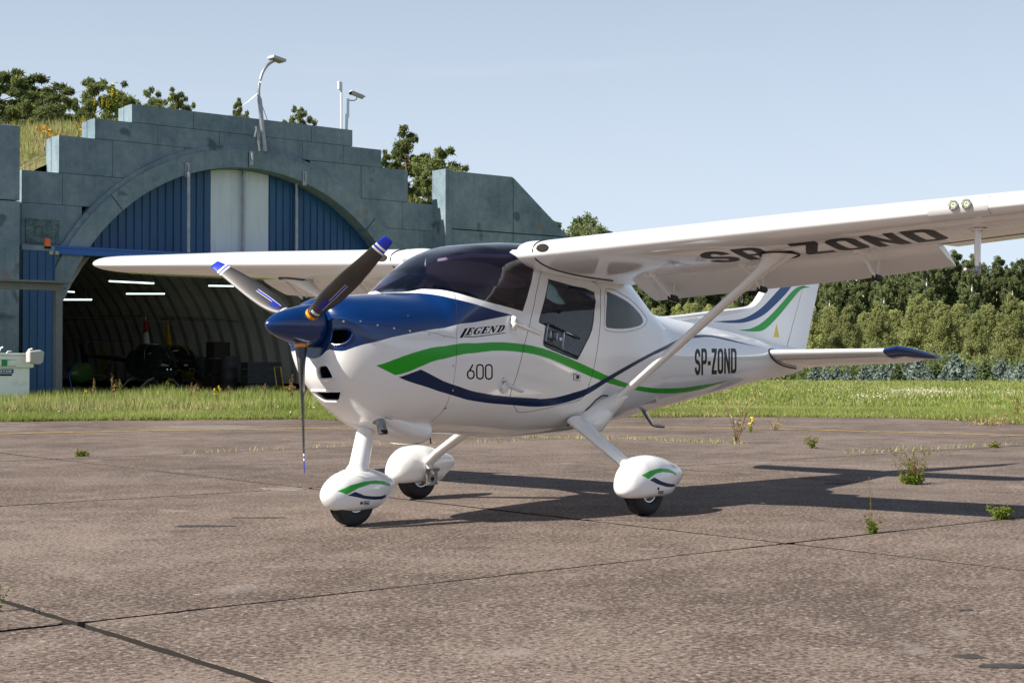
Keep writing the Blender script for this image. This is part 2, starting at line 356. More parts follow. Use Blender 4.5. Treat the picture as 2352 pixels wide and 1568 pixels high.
# ================================================================ ground
def blendmat(name, stops, scales, rough=.9, bump=.3, bscale=150, speck=None, spec=.3, coords='Object', kc=.85, streak=None):
    """two noises mixed: stops = list of colours from dark to light"""
    m = bpy.data.materials.new(name); m.use_nodes = True; t = m.node_tree; b = t.nodes['Principled BSDF']; b.inputs['Roughness'].default_value = rough; b.inputs['Specular IOR Level'].default_value = spec
    g = t.nodes.new('ShaderNodeTexCoord'); acc = None; _s = sum(w for _, w in scales); scales = [(a_, w / _s) for a_, w in scales]
    for sc_, w_ in scales:
        n1 = t.nodes.new('ShaderNodeTexNoise'); n1.inputs['Scale'].default_value = sc_; n1.inputs['Detail'].default_value = 6; n1.inputs['Roughness'].default_value = .65; t.links.new(g.outputs[coords], n1.inputs[0])
        mu = t.nodes.new('ShaderNodeMath'); mu.operation = 'MULTIPLY'; mu.inputs[1].default_value = w_; t.links.new(n1.outputs[0], mu.inputs[0])
        if acc is None: acc = mu.outputs[0]
        else:
            a_ = t.nodes.new('ShaderNodeMath'); a_.operation = 'ADD'; t.links.new(acc, a_.inputs[0]); t.links.new(mu.outputs[0], a_.inputs[1]); acc = a_.outputs[0]
    r = t.nodes.new('ShaderNodeValToRGB'); el = r.color_ramp.elements
    tot = sum(w for _, w in scales); lo, hi = .5 * tot - .13 * tot * kc, .5 * tot + .13 * tot * kc
    for i, c in enumerate(stops):
        e = el[i] if i < 2 else el.new(.5)
        e.position = lo + (hi - lo) * i / (len(stops) - 1); e.color = (*c, 1)
    t.links.new(acc, r.inputs[0]); outc = r.outputs[0]
    if speck:
        for (ssc, thr, col, w_) in speck:
            v = t.nodes.new('ShaderNodeTexNoise'); v.inputs['Scale'].default_value = ssc; v.inputs['Detail'].default_value = 2; t.links.new(g.outputs[coords], v.inputs[0])
            q = t.nodes.new('ShaderNodeValToRGB'); q.color_ramp.elements[0].position = thr; q.color_ramp.elements[1].position = thr + .06; q.color_ramp.elements[1].color = (w_, w_, w_, 1); t.links.new(v.outputs[0], q.inputs[0])
            x = t.nodes.new('ShaderNodeMixRGB'); x.inputs[2].default_value = (*col, 1); t.links.new(q.outputs[0], x.inputs[0]); t.links.new(outc, x.inputs[1]); outc = x.outputs[0]
    if streak:
        mp_ = t.nodes.new('ShaderNodeMapping'); mp_.inputs['Scale'].default_value = (3.2, 3.2, .28); t.links.new(g.outputs[coords], mp_.inputs[0]); v = t.nodes.new('ShaderNodeTexNoise'); v.inputs['Scale'].default_value = 1.5; v.inputs['Detail'].default_value = 7; v.inputs['Roughness'].default_value = .7; t.links.new(mp_.outputs[0], v.inputs[0])
        q = t.nodes.new('ShaderNodeValToRGB'); q.color_ramp.elements[0].position = .50; q.color_ramp.elements[1].position = .72; q.color_ramp.elements[1].color = (streak[0],) * 3 + (1,); t.links.new(v.outputs[0], q.inputs[0]); x = t.nodes.new('ShaderNodeMixRGB'); x.inputs[2].default_value = (*streak[1], 1); t.links.new(q.outputs[0], x.inputs[0]); t.links.new(outc, x.inputs[1]); outc = x.outputs[0]
    t.links.new(outc, b.inputs['Base Color'])
    if bump:
        n2 = t.nodes.new('ShaderNodeTexNoise'); n2.inputs['Scale'].default_value = bscale; n2.inputs['Detail'].default_value = 5; t.links.new(g.outputs[coords], n2.inputs[0]); bp = t.nodes.new('ShaderNodeBump'); bp.inputs['Strength'].default_value = bump; bp.inputs['Distance'].default_value = .01
        t.links.new(n2.outputs[0], bp.inputs['Height']); t.links.new(bp.outputs[0], b.inputs['Normal'])
    return m
SLABM = blendmat('weathered_concrete', [(.068, .049, .039), (.136, .103, .085), (.222, .175, .148)], [(.45, .5), (3.2, .35), (42, 1.3)], .88, .6, 60, [(30, .63, (.34, .29, .26), .75), (46, .66, (.025, .021, .019), .8), (2.2, .66, (.25, .215, .195), .5), (1.1, .66, (.06, .048, .042), .55), (.33, .60, (.10, .078, .068), .4)], kc=.42)
SOIL = blendmat('dry_soil', [(.06, .045, .03), (.13, .10, .07), (.2, .16, .11)], [(.8, .6), (14, .4)])
TURF = blendmat('meadow_turf', [(.085, .11, .03), (.14, .175, .05), (.24, .24, .10)], [(.10, .7), (1.6, .4), (12, .3)], .95, .6, 20, [(.35, .62, (.17, .16, .075), .6)])
AZA = R(168.8); GA = np.array([math.cos(AZA), math.sin(AZA), 0]); GB = np.array([math.cos(AZA + math.pi / 2), math.sin(AZA + math.pi / 2), 0]); GO = np.array([.808, 2.496, 0])
def grid(a, b, z=0.): return GO + GA * a + GB * b + np.array([0, 0, z])
# far ground, gently uneven
xs = np.concatenate([np.linspace(-900, -180, 10), np.linspace(-160, 60, 56), np.linspace(80, 500, 8)]); ys = np.concatenate([np.linspace(-900, -180, 10), np.linspace(-160, 60, 56), np.linspace(80, 500, 8)])
gX, gY = np.meshgrid(xs, ys, indexing='ij'); gZ = -.10 + 0 * gX
k = len(ys); V = np.stack([gX, gY, gZ], -1).reshape(-1, 3); F = [(i * k + j, (i + 1) * k + j, (i + 1) * k + j + 1, i * k + j + 1) for i in range(len(xs) - 1) for j in range(k - 1)]
tag(mesh('ground', V, F, [SOIL]), kind='structure')
SLABS = mat('slab_edge', (.012, .009, .008), .95)
AP = empty('apron'); tag(AP, kind='structure')
mesh('joint_filler', [tuple(grid(a, b, -.055)) for a, b in ((-16.3, -9.8), (19.7, -9.8), (19.7, 24.5), (-16.3, 24.5))], [(0, 1, 2, 3)], [mat('joint_filler', (.02, .016, .013), .95)], AP)
AL = [-16.3, -12.2, -8.15, -4.08, 0, 3.86, 7.72, 11.7, 15.7, 19.7]; BLn = [-9.8, -4.9, 0, 4.92, 9.82, 14.7, 19.6, 24.5]
rg = rnd(5)
for i in range(len(AL) - 1):
    for j in range(len(BLn) - 1):
        a0, a1, b0, b1 = AL[i], AL[i + 1], BLn[j], BLn[j + 1]; g_ = .018
        P_ = []
        for (p, q, m_) in (((a0, b0), (a1, b0), (0, 1)), ((a1, b0), (a1, b1), (-1, 0)), ((a1, b1), (a0, b1), (0, -1)), ((a0, b1), (a0, b0), (1, 0))):
            n = 60; w = np.cumsum(rg.normal(0, .0026, n)); w -= np.linspace(w[0], w[-1], n); w += rg.normal(0, .0024, n)
            for t in range(n):
                f_ = t / n; x = p[0] + (q[0] - p[0]) * f_; y = p[1] + (q[1] - p[1]) * f_; d = g_ + abs(w[t]) * .9 if w[t] > 0 else g_ - abs(w[t]) * .35
                if t == 0: P_.append((x + (m_[0] + (0, 1, 0, -1)[((0, 1), (-1, 0), (0, -1), (1, 0)).index(m_)] * 0) * 0 + (g_ + .018 * rg.random()) * (1 if x == a0 else -1), y + (g_ + .018 * rg.random()) * (1 if y == b0 else -1)))
                else: P_.append((x + m_[0] * d, y + m_[1] * d))
        n = len(P_); c = ((a0 + a1) / 2, (b0 + b1) / 2); V = []
        ins = [(x + (c[0] - x) * .001, y + (c[1] - y) * .001) for x, y in P_]; dz = rg.uniform(-.0008, .0008)
        V += [grid(x, y, dz) for x, y in ins] + [grid(x, y, dz - .0012) for x, y in P_] + [grid(x, y, -.09) for x, y in P_]
        F = [tuple(range(n))] + [(i_, n + i_, n + (i_ + 1) % n, (i_ + 1) % n) for i_ in range(n)] + [(n + i_, 2 * n + i_, 2 * n + (i_ + 1) % n, n + (i_ + 1) % n) for i_ in range(n)]
        o = mesh('slab', V, F, [SLABM, SLABS], AP, False, [0] * (1 + n) + [1] * n)
        bm = bmesh.new(); bm.from_mesh(o.data); bmesh.ops.recalc_face_normals(bm, faces=bm.faces); bm.to_mesh(o.data); bm.free()
# concrete patches and spalled spots
PATCH = mat('pale_repair_mortar', (.175, .15, .135), .9, nscale=30, namt=.12); DAMP = mat('dark_crust', (.035, .03, .027), .95, nscale=20, namt=.4)
def blob(name, cu, cv, ru, m_, seed, lab, cat, thick=.004, rv=None):
    c = on(cu, cv, 2, 0); r_ = rnd(seed); n = 26; e = r_.normal(0, 1, 6); V = []
    for t in range(n):
        w = 2 * math.pi * t / n; q = 1 + .16 * sum(e[k_] * math.sin((k_ + 1) * w + k_) for k_ in range(5)) / 1.6
        V.append(c + RT * (ru * q * math.cos(w)) + FH * ((rv or ru) * q * math.sin(w)))
    V = np.array(V); T_ = V * .93 + c * .07; T_[:, 2] = thick + .001; V[:, 2] = -.004
    o = mesh(name, np.concatenate([T_, V]), [tuple(range(n))] + [(i, n + i, n + (i + 1) % n, (i + 1) % n) for i in range(n)], [m_])
    if lab: tag(o, lab, cat)
    else: tag(o, kind='structure')
    return o
blob('repair_patch', 488, 981, .85, PATCH, 3, None, None, rv=.5); blob('repair_patch', 655, 1122, .20, PATCH, 8, None, None, rv=.12)

blob('crust_patch', 465, 1208, .17, DAMP, 4, None, None, .003, .05); blob('crust_patch', 600, 1189, .14, DAMP, 6, None, None, .003, .02)
blob('crust_patch', 2225, 1508, .05, DAMP, 9, None, None, .003, .04); blob('crust_patch', 2305, 1530, .085, DAMP, 7, None, None, .003, .04); blob('crust_patch', 2215, 1402, .03, DAMP, 17, None, None, .003, .015)
blob('crust_patch', 1930, 1110, .12, DAMP, 19, None, None, .003, .05)
# worn yellow taxi line
YL = mat('worn_yellow_paint', (.52, .37, .07), .8, nscale=9, col2=(.19, .15, .10), cw=(.50, .64))
ln = smooth_poly([on(u, v, 2, 0)[:2] for u, v in ((-200, 1004), (0, 997), (250, 991), (520, 987), (800, 983), (1150, 981), (1400, 981.5), (1700, 984), (2000, 991), (2250, 998), (2600, 1008))], 8, False)
V = []
for i, p in enumerate(ln):
    a = ln[max(i - 1, 0)]; b = ln[min(i + 1, len(ln) - 1)]; t = (b - a) / np.linalg.norm(b - a); n_ = np.array([-t[1], t[0]]) * .065
    V += [(*(p + n_), .006), (*(p - n_), .006)]
tag(mesh('yellow_line', V, [(2 * i, 2 * i + 1, 2 * i + 3, 2 * i + 2) for i in range(len(ln) - 1)], [YL]), kind='structure')
# turf sheet with a ragged edge creeping over the slabs
EDGE = [(-900, 974), (-300, 971), (0, 969.5), (200, 966), (400, 964), (560, 962.5), (700, 961), (800, 966), (900, 967), (1000, 965), (1100, 961), (1200, 957), (1350, 957), (1500, 956.5), (1700, 956), (1900, 957.5), (2050, 959), (2160, 962), (2260, 968), (2352, 974), (2600, 985), (3200, 1010), (4200, 1040)]
ep = [on(u, v, 2, 0)[:2] for u, v in EDGE]; ep = dens([tuple(p) for p in ep], .35, False); rg = rnd(11)
back = [];
w = np.cumsum(rg.normal(0, .09, len(ep))); w -= np.linspace(w[0], w[-1], len(ep)); w = w * .5 + rg.normal(0, .05, len(ep))
EP = np.array([p + FH[:2] * w[i] for i, p in enumerate(ep)])
rows = [0, .06, .5, 1.5, 4, 9, 16, 26, 40, 60, 90, 140, 220, 420, 900]; V = []; n = len(EP)
def ghump(x, y, d): return .015 + min(d, 1.0) * .05 + (.035 * math.sin(x * 1.3 + y * .7) * math.cos(y * 1.1 - x * .4) + .05 * math.sin(x * .31) * math.cos(y * .27 + 1)) * min(1, d / 3) * (1 if d < 60 else 0)
for d in rows:
    for i in range(n):
        p = EP[i]; dirv = p - CAM[:2]; dirv /= np.linalg.norm(dirv); q = p + dirv * d; V.append((q[0], q[1], ghump(q[0], q[1], d) if d > 0 else -.006))
tag(mesh('grass_verge', V, [(j * n + i, j * n + i + 1, (j + 1) * n + i + 1, (j + 1) * n + i) for j in range(len(rows) - 1) for i in range(n - 1)], [TURF], None, True), kind='structure')
# ================================================================ the hardened hangar
HZ = R(169.3); HP = CAM * (1, 1, 0) + 44 * FH - 13.24 * RT; HP[2] = 0
ES = np.array([math.cos(HZ), math.sin(HZ), 0]); EI = np.array([math.cos(HZ + math.pi / 2), math.sin(HZ + math.pi / 2), 0])
def hw(s, d, z=0.): return HP + ES * s + EI * d + np.array([0, 0, z])      # hangar coordinates -> world
def hobj(name, label, cat): o = empty(name, HP, HZ); tag(o, label, cat); return o
CONC = blendmat('old_concrete', [(.122, .178, .22), (.19, .257, .30), (.265, .326, .36)], [(.55, .7), (4, .35), (22, .25)], .9, .5, 40, streak=(.32, (.05, .075, .085)), speck= [(1.1, .66, (.05, .075, .085), .7), (.9, .715, (.30, .17, .09), .55), (9, .74, (.3, .33, .33), .5)])
CONL = blendmat('pale_concrete_edge', [(.34, .34, .33), (.45, .45, .44), (.55, .55, .54)], [(1, .6), (8, .4)], .9, .4, 40)
JOINT = mat('joint_shadow_gap', (.03, .045, .05), .95); RUST = mat('rusty_steel', (.16, .09, .05), .8, nscale=20, namt=.4)
BSHEET = mat('blue_sheet_steel', (.008, .078, .20), .45, nscale=1.2, namt=.12, stretch=(3, 3, .6)); WSHEET = mat('white_sheet_steel', (.62, .69, .75), .5, nscale=1.5, namt=.06, stretch=(4, 4, .5))
BBEAM = mat('blue_beam_paint', (.008, .11, .42), .4); PIPE = mat('galvanised_pipe', (.30, .33, .36), .4, metal=.6, nscale=6, namt=.15)
HG = hobj('aircraft_hangar', 'grey concrete arched aircraft shelter with blue and white sheet panels under its arch', 'hangar')
SC0, CZ, RI_, RO = 6.45, .60, 6.56, 7.22
arch = lambda s, r: CZ + math.sqrt(max(0, r * r - (s - SC0)**2)) if abs(s - SC0) < r else -9
def rowspan(z0, z1, h):
    for (lim, top) in ((3.95, 8.76), (5.12, 8.22), (6.22, 7.62), (7.32, 6.53), (9.0, 5.60)):
        if z1 <= top + .01: h = lim
    return h
levels = [(8.22, 8.76), (7.62, 8.22), (6.53, 7.62), (5.60, 6.53), (4.35, 5.60), (2.9, 4.35), (1.4, 2.9), (.05, 1.4)]
halfs = [3.95, 5.12, 6.22, 7.32, 9., 9., 9., 9.]
cuts = [(-1.9, .55, 2.35), (-3.1, -1.0, 2.0, 3.6), (-4.55, -2.2, 2.3, 4.3), (-6.1, -4.0, -1., 1.6, 4.2, 6.0), (-7.32, -5.5, 4.9, 6.9), (-7.5, 7.5), (-7.9, 7.9), (-8, 8)]
rg = rnd(21)
for (z0, z1), hf, ct in zip(levels, halfs, cuts):
    xsv = [-hf] + [c for c in ct if -hf < c < hf] + [hf]
    for a, b in zip(xsv[:-1], xsv[1:]):
        g_ = .007; sa, sb = a + g_, b - g_; n = 26; ss = np.linspace(sa, sb, n); lo = [max(z0 + g_, arch(SC0 + s, RO) ) for s in ss]; hi = z1 - (g_ if z1 < 8.7 else 0)
        run = []
        for s, l in zip(ss, lo):
            if l < hi - .02: run.append((s, l))
            else:
                if len(run) > 1: break
                run = []
        if len(run) < 2: continue
        poly = [(SC0 + s, hi) for s, _ in run][::-1] + [(SC0 + s, l) for s, l in run]
        pr = rg.uniform(-.006, .006)
        mb = MB(); mb.prism(poly, pr, .52, 1); mb.build('concrete_block', CONC, HG, bevel=0)
# second skin behind (the groove in the stepped ends)
for (z0, z1), hf in zip(levels, halfs):
    for sg in (-1, 1):
        inner = {8.22: 0, 7.62: 2.5, 6.53: 3.6, 5.60: 4.8, 4.35: 6.2}.get(z0, 7.3)
        if z0 == 8.22 and sg < 0: continue
        a, b = (SC0 - hf, SC0 - inner) if sg < 0 else (SC0 + inner, SC0 + hf)
        if z0 == 8.22: a, b = SC0 - hf, SC0 + hf
        lo = z0
        if b - a > .1 and z0 > 4: MB().box((a + .03, .60, lo + .01), (b - .03, .95, z1 - .02)).build('rear_block', CONC, HG)
# arch ring of cast segments, proud of the wall
def ring_seg(name, a0, a1, r0, r1, d0, d1, m_, parent, k=8):
    V = []
    for i in range(k + 1):
        w = a0 + (a1 - a0) * i / k
        for r_, d in ((r0, d0), (r1, d0), (r1, d1), (r0, d1)): V.append((SC0 + r_ * math.cos(w), d, CZ + r_ * math.sin(w)))
    F = [(i * 4 + j, i * 4 + (j + 1) % 4, i * 4 + 4 + (j + 1) % 4, i * 4 + 4 + j) for i in range(k) for j in range(4)] + [(0, 1, 2, 3), (4 * k + 3, 4 * k + 2, 4 * k + 1, 4 * k)]
    mb = MB(); mb.add(V, F); return mb.build(name, m_, parent, True, angle=40)
angs = [-5, 22, 48, 90.6, 131, 157, 185]
for a, b in zip(angs[:-1], angs[1:]): ring_seg('arch_segment', R(a + .12), R(b - .12), RI_, RO - .10, -.17, .9, CONC, HG, 14)
for a, b in ((-5, 30), (30, 74), (74, 100), (100, 138), (138, 185)): ring_seg('arch_moulding', R(a), R(b - .1), RO - .12, RO + .04, -.10, .3, CONC, HG, 14)
# chipped scar and broken face at the left springing
MB().box((-.75, -.035, 4.45), (.25, -.02, 5.15)).build('broken_face', blendmat('broken_concrete', [(.05, .09, .09), (.1, .16, .16), (.2, .25, .25)], [(4, .6), (20, .5)], .95, 1., 14), HG)
# infill: single sheet ribs, blue left and right, white in the middle
SP_ = .26; s = SC0 - 5.5; 
def sheet(s0, s1, z0, m_, name, ribs):
    ss = np.linspace(s0, s1, 10); top = [arch(x, RI_) - .02 for x in ss]
    if max(top) < z0 + .05: return
    ss = [x for x, t in zip(ss, top) if t > z0 + .02]; top = [arch(x, RI_) - .015 for x in ss]
    if len(ss) < 2: return
    mb = MB(); mb.prism([(x, z0) for x in ss] + [(x, t) for x, t in zip(ss[::-1], top[::-1])], .42, .46, 1)
    o = mb.build(name, m_, HG)
    rb = MB(); xm = ss[0] + .03
    if ribs: rb.box((xm, .385, z0), (xm + .045, .42, arch(xm + .02, RI_) - .04)); rb.build('sheet_rib', m_, o)
    return o
while s < SC0 + 5.6:
    e = s + SP_
    if e <= SC0 - 1.0 + 1e-3 or s >= SC0 + 1.0 - 1e-3: sheet(s, e - .004, 4.38, BSHEET, 'sheet_panel', True)
    s = e
    if abs(s - (SC0 - 1.0)) < SP_ * .6 and s < SC0: s = SC0 + 1.0
for a, b in ((-1.07, -.32), (-.32, .0), (.0, 1.01)): sheet(SC0 + a, SC0 + b - .004, 4.38, WSHEET, 'white_panel', False)
for sx in (-2.2, 0.02, 1.98):
    x = SC0 + sx; zt = arch(x, RI_) + (.22 if abs(sx) < 1 else .05); mb = MB(); mb.tube([(x, .30 if abs(sx) < 2 else -.25, 4.38), (x, .30 if abs(sx) < 2 else -.25, zt)], .055, 10); mb.tube([(x, -.24, zt), (x, -.24, zt + .25)], .04, 8); mb.box((x - .09, -.22, zt - .15), (x + .05, -.17, zt + .3)); mb.build('guide_pipe', PIPE, HG, True)
mb = MB(); mb.box((-.12, -.28, 4.16), (13.0, .30, 4.37)); mb.box((-.12, -.31, 4.34), (13.0, -.28, 4.40)); mb.build('lintel_beam', BBEAM, HG)
# vault inside: pale corrugated ribs
VAULT = mat('vault_lining', (.66, .64, .61), .7, nscale=.8, namt=.12); VR = 6.35
seg = None; n = 30; 
def rib_me():
    V = []; F = []
    prof_ = [(.0, 0.), (.10, -.13), (.62, -.16), (.84, -.04), (.99, 0.)]; k = len(prof_)
    for i in range(n + 1):
        w = math.pi * i / n
        for d, o_ in prof_: V.append((SC0 + (VR + o_ * -1 - .16) * math.cos(w) * 1.0, d, .3 + (VR + o_ * -1 - .16) * math.sin(w)))
    for i in range(n):
        for j in range(k - 1): F.append((i * k + j, (i + 1) * k + j, (i + 1) * k + j + 1, i * k + j + 1))
    return V, F
V, F = rib_me(); first = mesh('vault_rib', V, F, [VAULT], HG, True); first.data.set_sharp_from_angle(angle=R(30)); first.location = (0, 1.0, 0)
for i in range(1, 30): c = first.copy(); COL.objects.link(c); c.parent = HG; c.location = (0, 1.0 + i, 0)
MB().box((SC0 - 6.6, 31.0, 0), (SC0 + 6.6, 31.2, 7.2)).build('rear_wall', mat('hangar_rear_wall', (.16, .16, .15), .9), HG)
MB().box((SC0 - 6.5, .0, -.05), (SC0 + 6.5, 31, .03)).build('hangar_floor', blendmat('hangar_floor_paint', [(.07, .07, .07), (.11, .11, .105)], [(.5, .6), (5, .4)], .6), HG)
TUBE_L = mat('lit_fluorescent_tube', (.8, .8, .8), .5, emit=((.82, 1., .93), 1.5))
# blue sliding leaf standing open at the left
LF = hobj('sliding_door_leaf', 'blue ribbed sliding door leaf standing open at the left side of the hangar mouth', 'hangar door')
for i, a in enumerate(np.arange(-1.0, -.12, .235)):
    o = MB().box((a, -.46, .02), (a + .228, -.42, 4.22)).build('door_panel', BSHEET, LF); MB().box((a + .19, -.49, .02), (a + .225, -.46, 4.22)).build('panel_rib', BSHEET, o)
MB().box((-1.05, -.50, 4.22), (-.1, -.36, 4.36)).build('door_rail', CONC, LF)
LR = hobj('sliding_door_leaf', 'blue ribbed sliding door leaf at the right of the hangar mouth, behind the aircraft wing', 'hangar door')
for a in np.arange(13.1, 13.95, .235): MB().box((a, -.46, .02), (a + .228, -.42, 4.22)).build('door_panel', BSHEET, LR)
# wing walls
def wingwall(label, poly, joints, side):
    o = hobj('wing_wall', label, 'wall')
    for q in poly:
        mb = MB(); mb.prism(q, -.62, -.12, 1); mb.build('wall_panel', CONC, o, bevel=.015)
    return o
wl = SC0 - 7.62; wr = SC0 + 7.62
WWL = wingwall('tall concrete wing wall at the left edge of the picture beside the open blue door', [[(wl - 3., 0), (wl, 0), (wl, 5.55), (wl - 3., 5.55)], [(wl - 3., 5.58), (wl, 5.58), (wl, 7.66), (wl - 3., 7.66)], [(wl - 6.05, 0), (wl - 3.03, 0), (wl - 3.03, 5.55), (wl - 6.05, 5.55)]], None, -1)
top = 7.66; s1 = wr + 2.75; sl_z = lambda s: top - (s - s1) * .745
WWR = wingwall('concrete wing wall with a sloping right end, behind the aircraft cabin roof', [[(wr + .02, 5.68), (s1, 5.68), (s1, top), (wr + .02, top)], [(wr + .02, 3.2), (s1, 3.2), (s1, 5.65), (wr + .02, 5.65)], [(wr + .02, 0), (s1, 0), (s1, 3.17), (wr + .02, 3.17)],
   [(s1 + .03, 5.68), (s1 + 2.66, 5.68), (s1 + .03, sl_z(s1 + .03))], [(s1 + .03, 3.2), (s1 + 5.9, 3.2), (s1 + 2.62, 5.65), (s1 + .03, 5.65)], [(s1 + .03, 0), (s1 + 9.8, 0), (s1 + 5.9, 3.17), (s1 + .03, 3.17)]], None, 1)
MB().box((wr - .30, -.66, 0), (wr, .1, top + .04)).build('end_pier', CONC, WWR, bevel=.02)
# earth cover
BERM = blendmat('berm_soil', [(.06, .06, .025), (.12, .12, .05), (.2, .17, .09)], [(.5, .6), (5, .4)], .95)
ssx = np.linspace(-16, 30, 47); dd = np.linspace(.9, 44, 30); V = []
def bermz(s, d):
    a = abs(s - SC0); z = 8.15 - .0 * a - max(0, a - 4.2) * .50 if a < 9 else 5.75 - (a - 9) * .62
    z += min(1.2, max(0, d - 1.0) * .10) + .10 * math.sin(s * 1.7 + d) * math.cos(d * .9)
    z *= 1 - max(0, (d - 32) / 12)**2
    return max(z - (.35 if d < 1.4 else 0), -.2)
for s_ in ssx: V.append((s_, .9 - (min(3.5, bermz(s_, .9) * .7) if (s_ < -7.8 or s_ > 24) else 0), -.2))
for d in dd:
    for s_ in ssx: V.append((s_, d, bermz(s_, d)))
k = len(ssx); bo = mesh('earth_berm', V, [(i * k + j, i * k + j + 1, (i + 1) * k + j + 1, (i + 1) * k + j) for i in range(len(dd)) for j in range(k - 1) if i > 0 or ssx[j + 1] < -7.7 or ssx[j] > 23.5], [BERM], None, True); bo.location = HP; bo.rotation_euler = (0, 0, HZ); tag(bo, kind='structure')
# tubes hanging in the hangar
lab = {0: 'lit tube lamp in the hangar just right of the steel shelter post, upper one', 1: 'lit tube lamp in the hangar just right of the steel shelter post, lower one', 2: 'lit tube lamp hanging highest in the hangar under the far wing tip', 3: 'lit tube lamp in the hangar above the red rotor mast', 4: 'lit tube lamp in the hangar behind the left propeller blade'}
for i, (u0, v0, u1, v1, D) in enumerate(((139, 668.5, 171, 670.5, 62), (139, 688, 211, 688, 56), (251, 645.5, 353, 650.5, 52), (290, 674.5, 378, 674.5, 60), (479, 656, 552, 657, 57))):
    a = CAM + ray(u0, v0) * D; b = CAM + ray(u1, v1) * (D * (1.0 if i != 2 else .985)); o = empty('tube_lamp', tuple((a + b) / 2)); tag(o, lab[i], 'lamp', 'tube lamps hanging in the hangar'); c_ = (a + b) / 2
    MB().tube([a - c_, b - c_], .028, 8).build('tube', TUBE_L, o, True); MB().tube([a - c_ + (0, 0, .06), b - c_ + (0, 0, .06)], .045, 6).build('fitting', PIPE, o, True)
    mb = MB(); [mb.tube([(a - c_) * f_ + (b - c_) * (1 - f_) + (0, 0, .08), (a - c_) * f_ + (b - c_) * (1 - f_) + (0, 0, .5)], .008, 4) for f_ in (.2, .8)]; mb.build('hanger', PIPE, o)
# lamp post bracketed to the parapet
LP = empty('curved_street_lamp', hw(7.72, -.3, 0)); LP.rotation_euler = (0, 0, HZ); tag(LP, 'curved steel lamp post with a flat floodlight fixed to the hangar parapet', 'lamp post')
def lw(u, v, d=-.3):   # photograph point on the plane d of the facade -> lamp coordinates
    n_ = EI; r_ = ray(u, v); t = ((hw(0, d) - CAM) @ n_) / (r_ @ n_); p = CAM + r_ * t; q = p - hw(7.72, -.3, 0); return np.array([q @ ES, q @ EI, q[2]])
pts = [lw(*p) for p in ((609, 348), (604, 310), (600, 270), (597, 235), (594, 213), (596, 190), (603, 167), (615, 149), (629, 140))]
pts = [np.array(q) for q in smooth_poly(pts, 4, False)]
MB().tube(pts, [.075 if i < 14 else .05 for i in range(len(pts))], 10).build('pole', PIPE, LP, True)
hd = pts[-1]; mb = MB(); mb.box((-.22, -.20, .0), (.26, .20, .10)); o = mb.build('lamp_head', mat('lamp_housing', (.42, .45, .47), .5), LP, bevel=.02); o.location = hd + np.array([.08, 0, .02]); o.rotation_euler = (0, R(10), 0)
mb = MB(); [mb.box((-.17, -.15 + i * .11, -.015), (.21, -.07 + i * .11, .0)) for i in range(3)]; g = mb.build('lamp_lens', mat('led_panel', (.30, .26, .16), .3), o)
mb = MB(); a, b, c_ = lw(590, 292), lw(585, 315), lw(598, 345); mb.tube([a, b], .03, 6); mb.tube([lw(588, 290), lw(597, 347)], .035, 6); mb.tube([b, lw(600, 305)], .02, 6); mb.tube([lw(592, 300), lw(596, 308), lw(593, 318), lw(597, 330)], .045, 6); mb.build('bracket', PIPE, LP, True)
mb = MB(); mb.tube([lw(594, 213), lw(584, 222), lw(572, 232), lw(556, 243)], [.01, .06, .035, .008], 8, 0, sq=(1, .3)); mb.build('wind_vane', mat('vane_white', (.7, .72, .75), .4), LP, True)
MB().tube([lw(597, 228), lw(614, 276)], .012, 5).build('stay_wire', PIPE, LP)
def postobj(name, label, cat, u, vb, D=.75):
    p = hw(0, D); r_ = ray(u, vb); t = ((p - CAM) @ EI) / (r_ @ EI); b = CAM + r_ * t; o = empty(name, tuple(b)); tag(o, label, cat)
    f_ = lambda uu, vv: (CAM + ray(uu, vv) * (((p - CAM) @ EI) / (ray(uu, vv) @ EI))) - b
    return o, f_
o, f_ = postobj('antenna_mast', 'thin white antenna mast standing on the hangar parapet left of the camera', 'antenna', 784, 300)
MB().tube([f_(784, 300), f_(784, 215), f_(784, 190)], .035, 8).build('mast', WSHEET, o, True); c_ = f_(780, 197); MB().cbox(tuple(c_), (.07, .05, .14)).build('antenna_box', WSHEET, o, bevel=.02)
o, f_ = postobj('security_camera', 'security camera on a white post above the hangar parapet', 'camera', 797, 302)
mb = MB(); mb.tube([f_(796, 302), f_(797, 262)], .075, 4); mb.tube([f_(799, 270), f_(799.5, 227)], .065, 4); mb.build('post', WSHEET, o)
mb = MB(); mb.tube([f_(802, 231), f_(815, 231), f_(819, 228), f_(820, 221)], .02, 8); mb.build('arm', PIPE, o, True)
mb = MB(); mb.tube([f_(806, 212), f_(833, 223)], [.10, .10], 12, 0, sq=(1, .8)); mb.tube([f_(804, 210), f_(836, 223) ], [.115, .12], 4, 0, sq=(1, .2)); mb.tube([f_(804, 213), f_(807, 214.5)], .07, 12, 1); mb.build('housing', [mat('camera_housing', (.4, .42, .42), .4), M['dark']], o, True)
o, f_ = postobj('warning_beacon', 'small orange warning beacon at the left springing of the hangar arch', 'beacon', 108, 571, -.45)
mb = MB(); mb.lathe([(.0, .30), (.08, .28), (.10, .20), (.10, .06)], 14, 0, (0, 0, 0)); mb.lathe([(.12, .06), (.12, .0), (.0, .0)], 14, 1, (0, 0, 0)); mb.build('beacon_dome', [mat('orange_lens', (.8, .16, .02), .3), M['dark']], o, True)
MB().box((-.35, -.05, -.16), (-.05, .05, -.06)).build('beacon_box', mat('beige_box', (.5, .42, .33), .6), o)
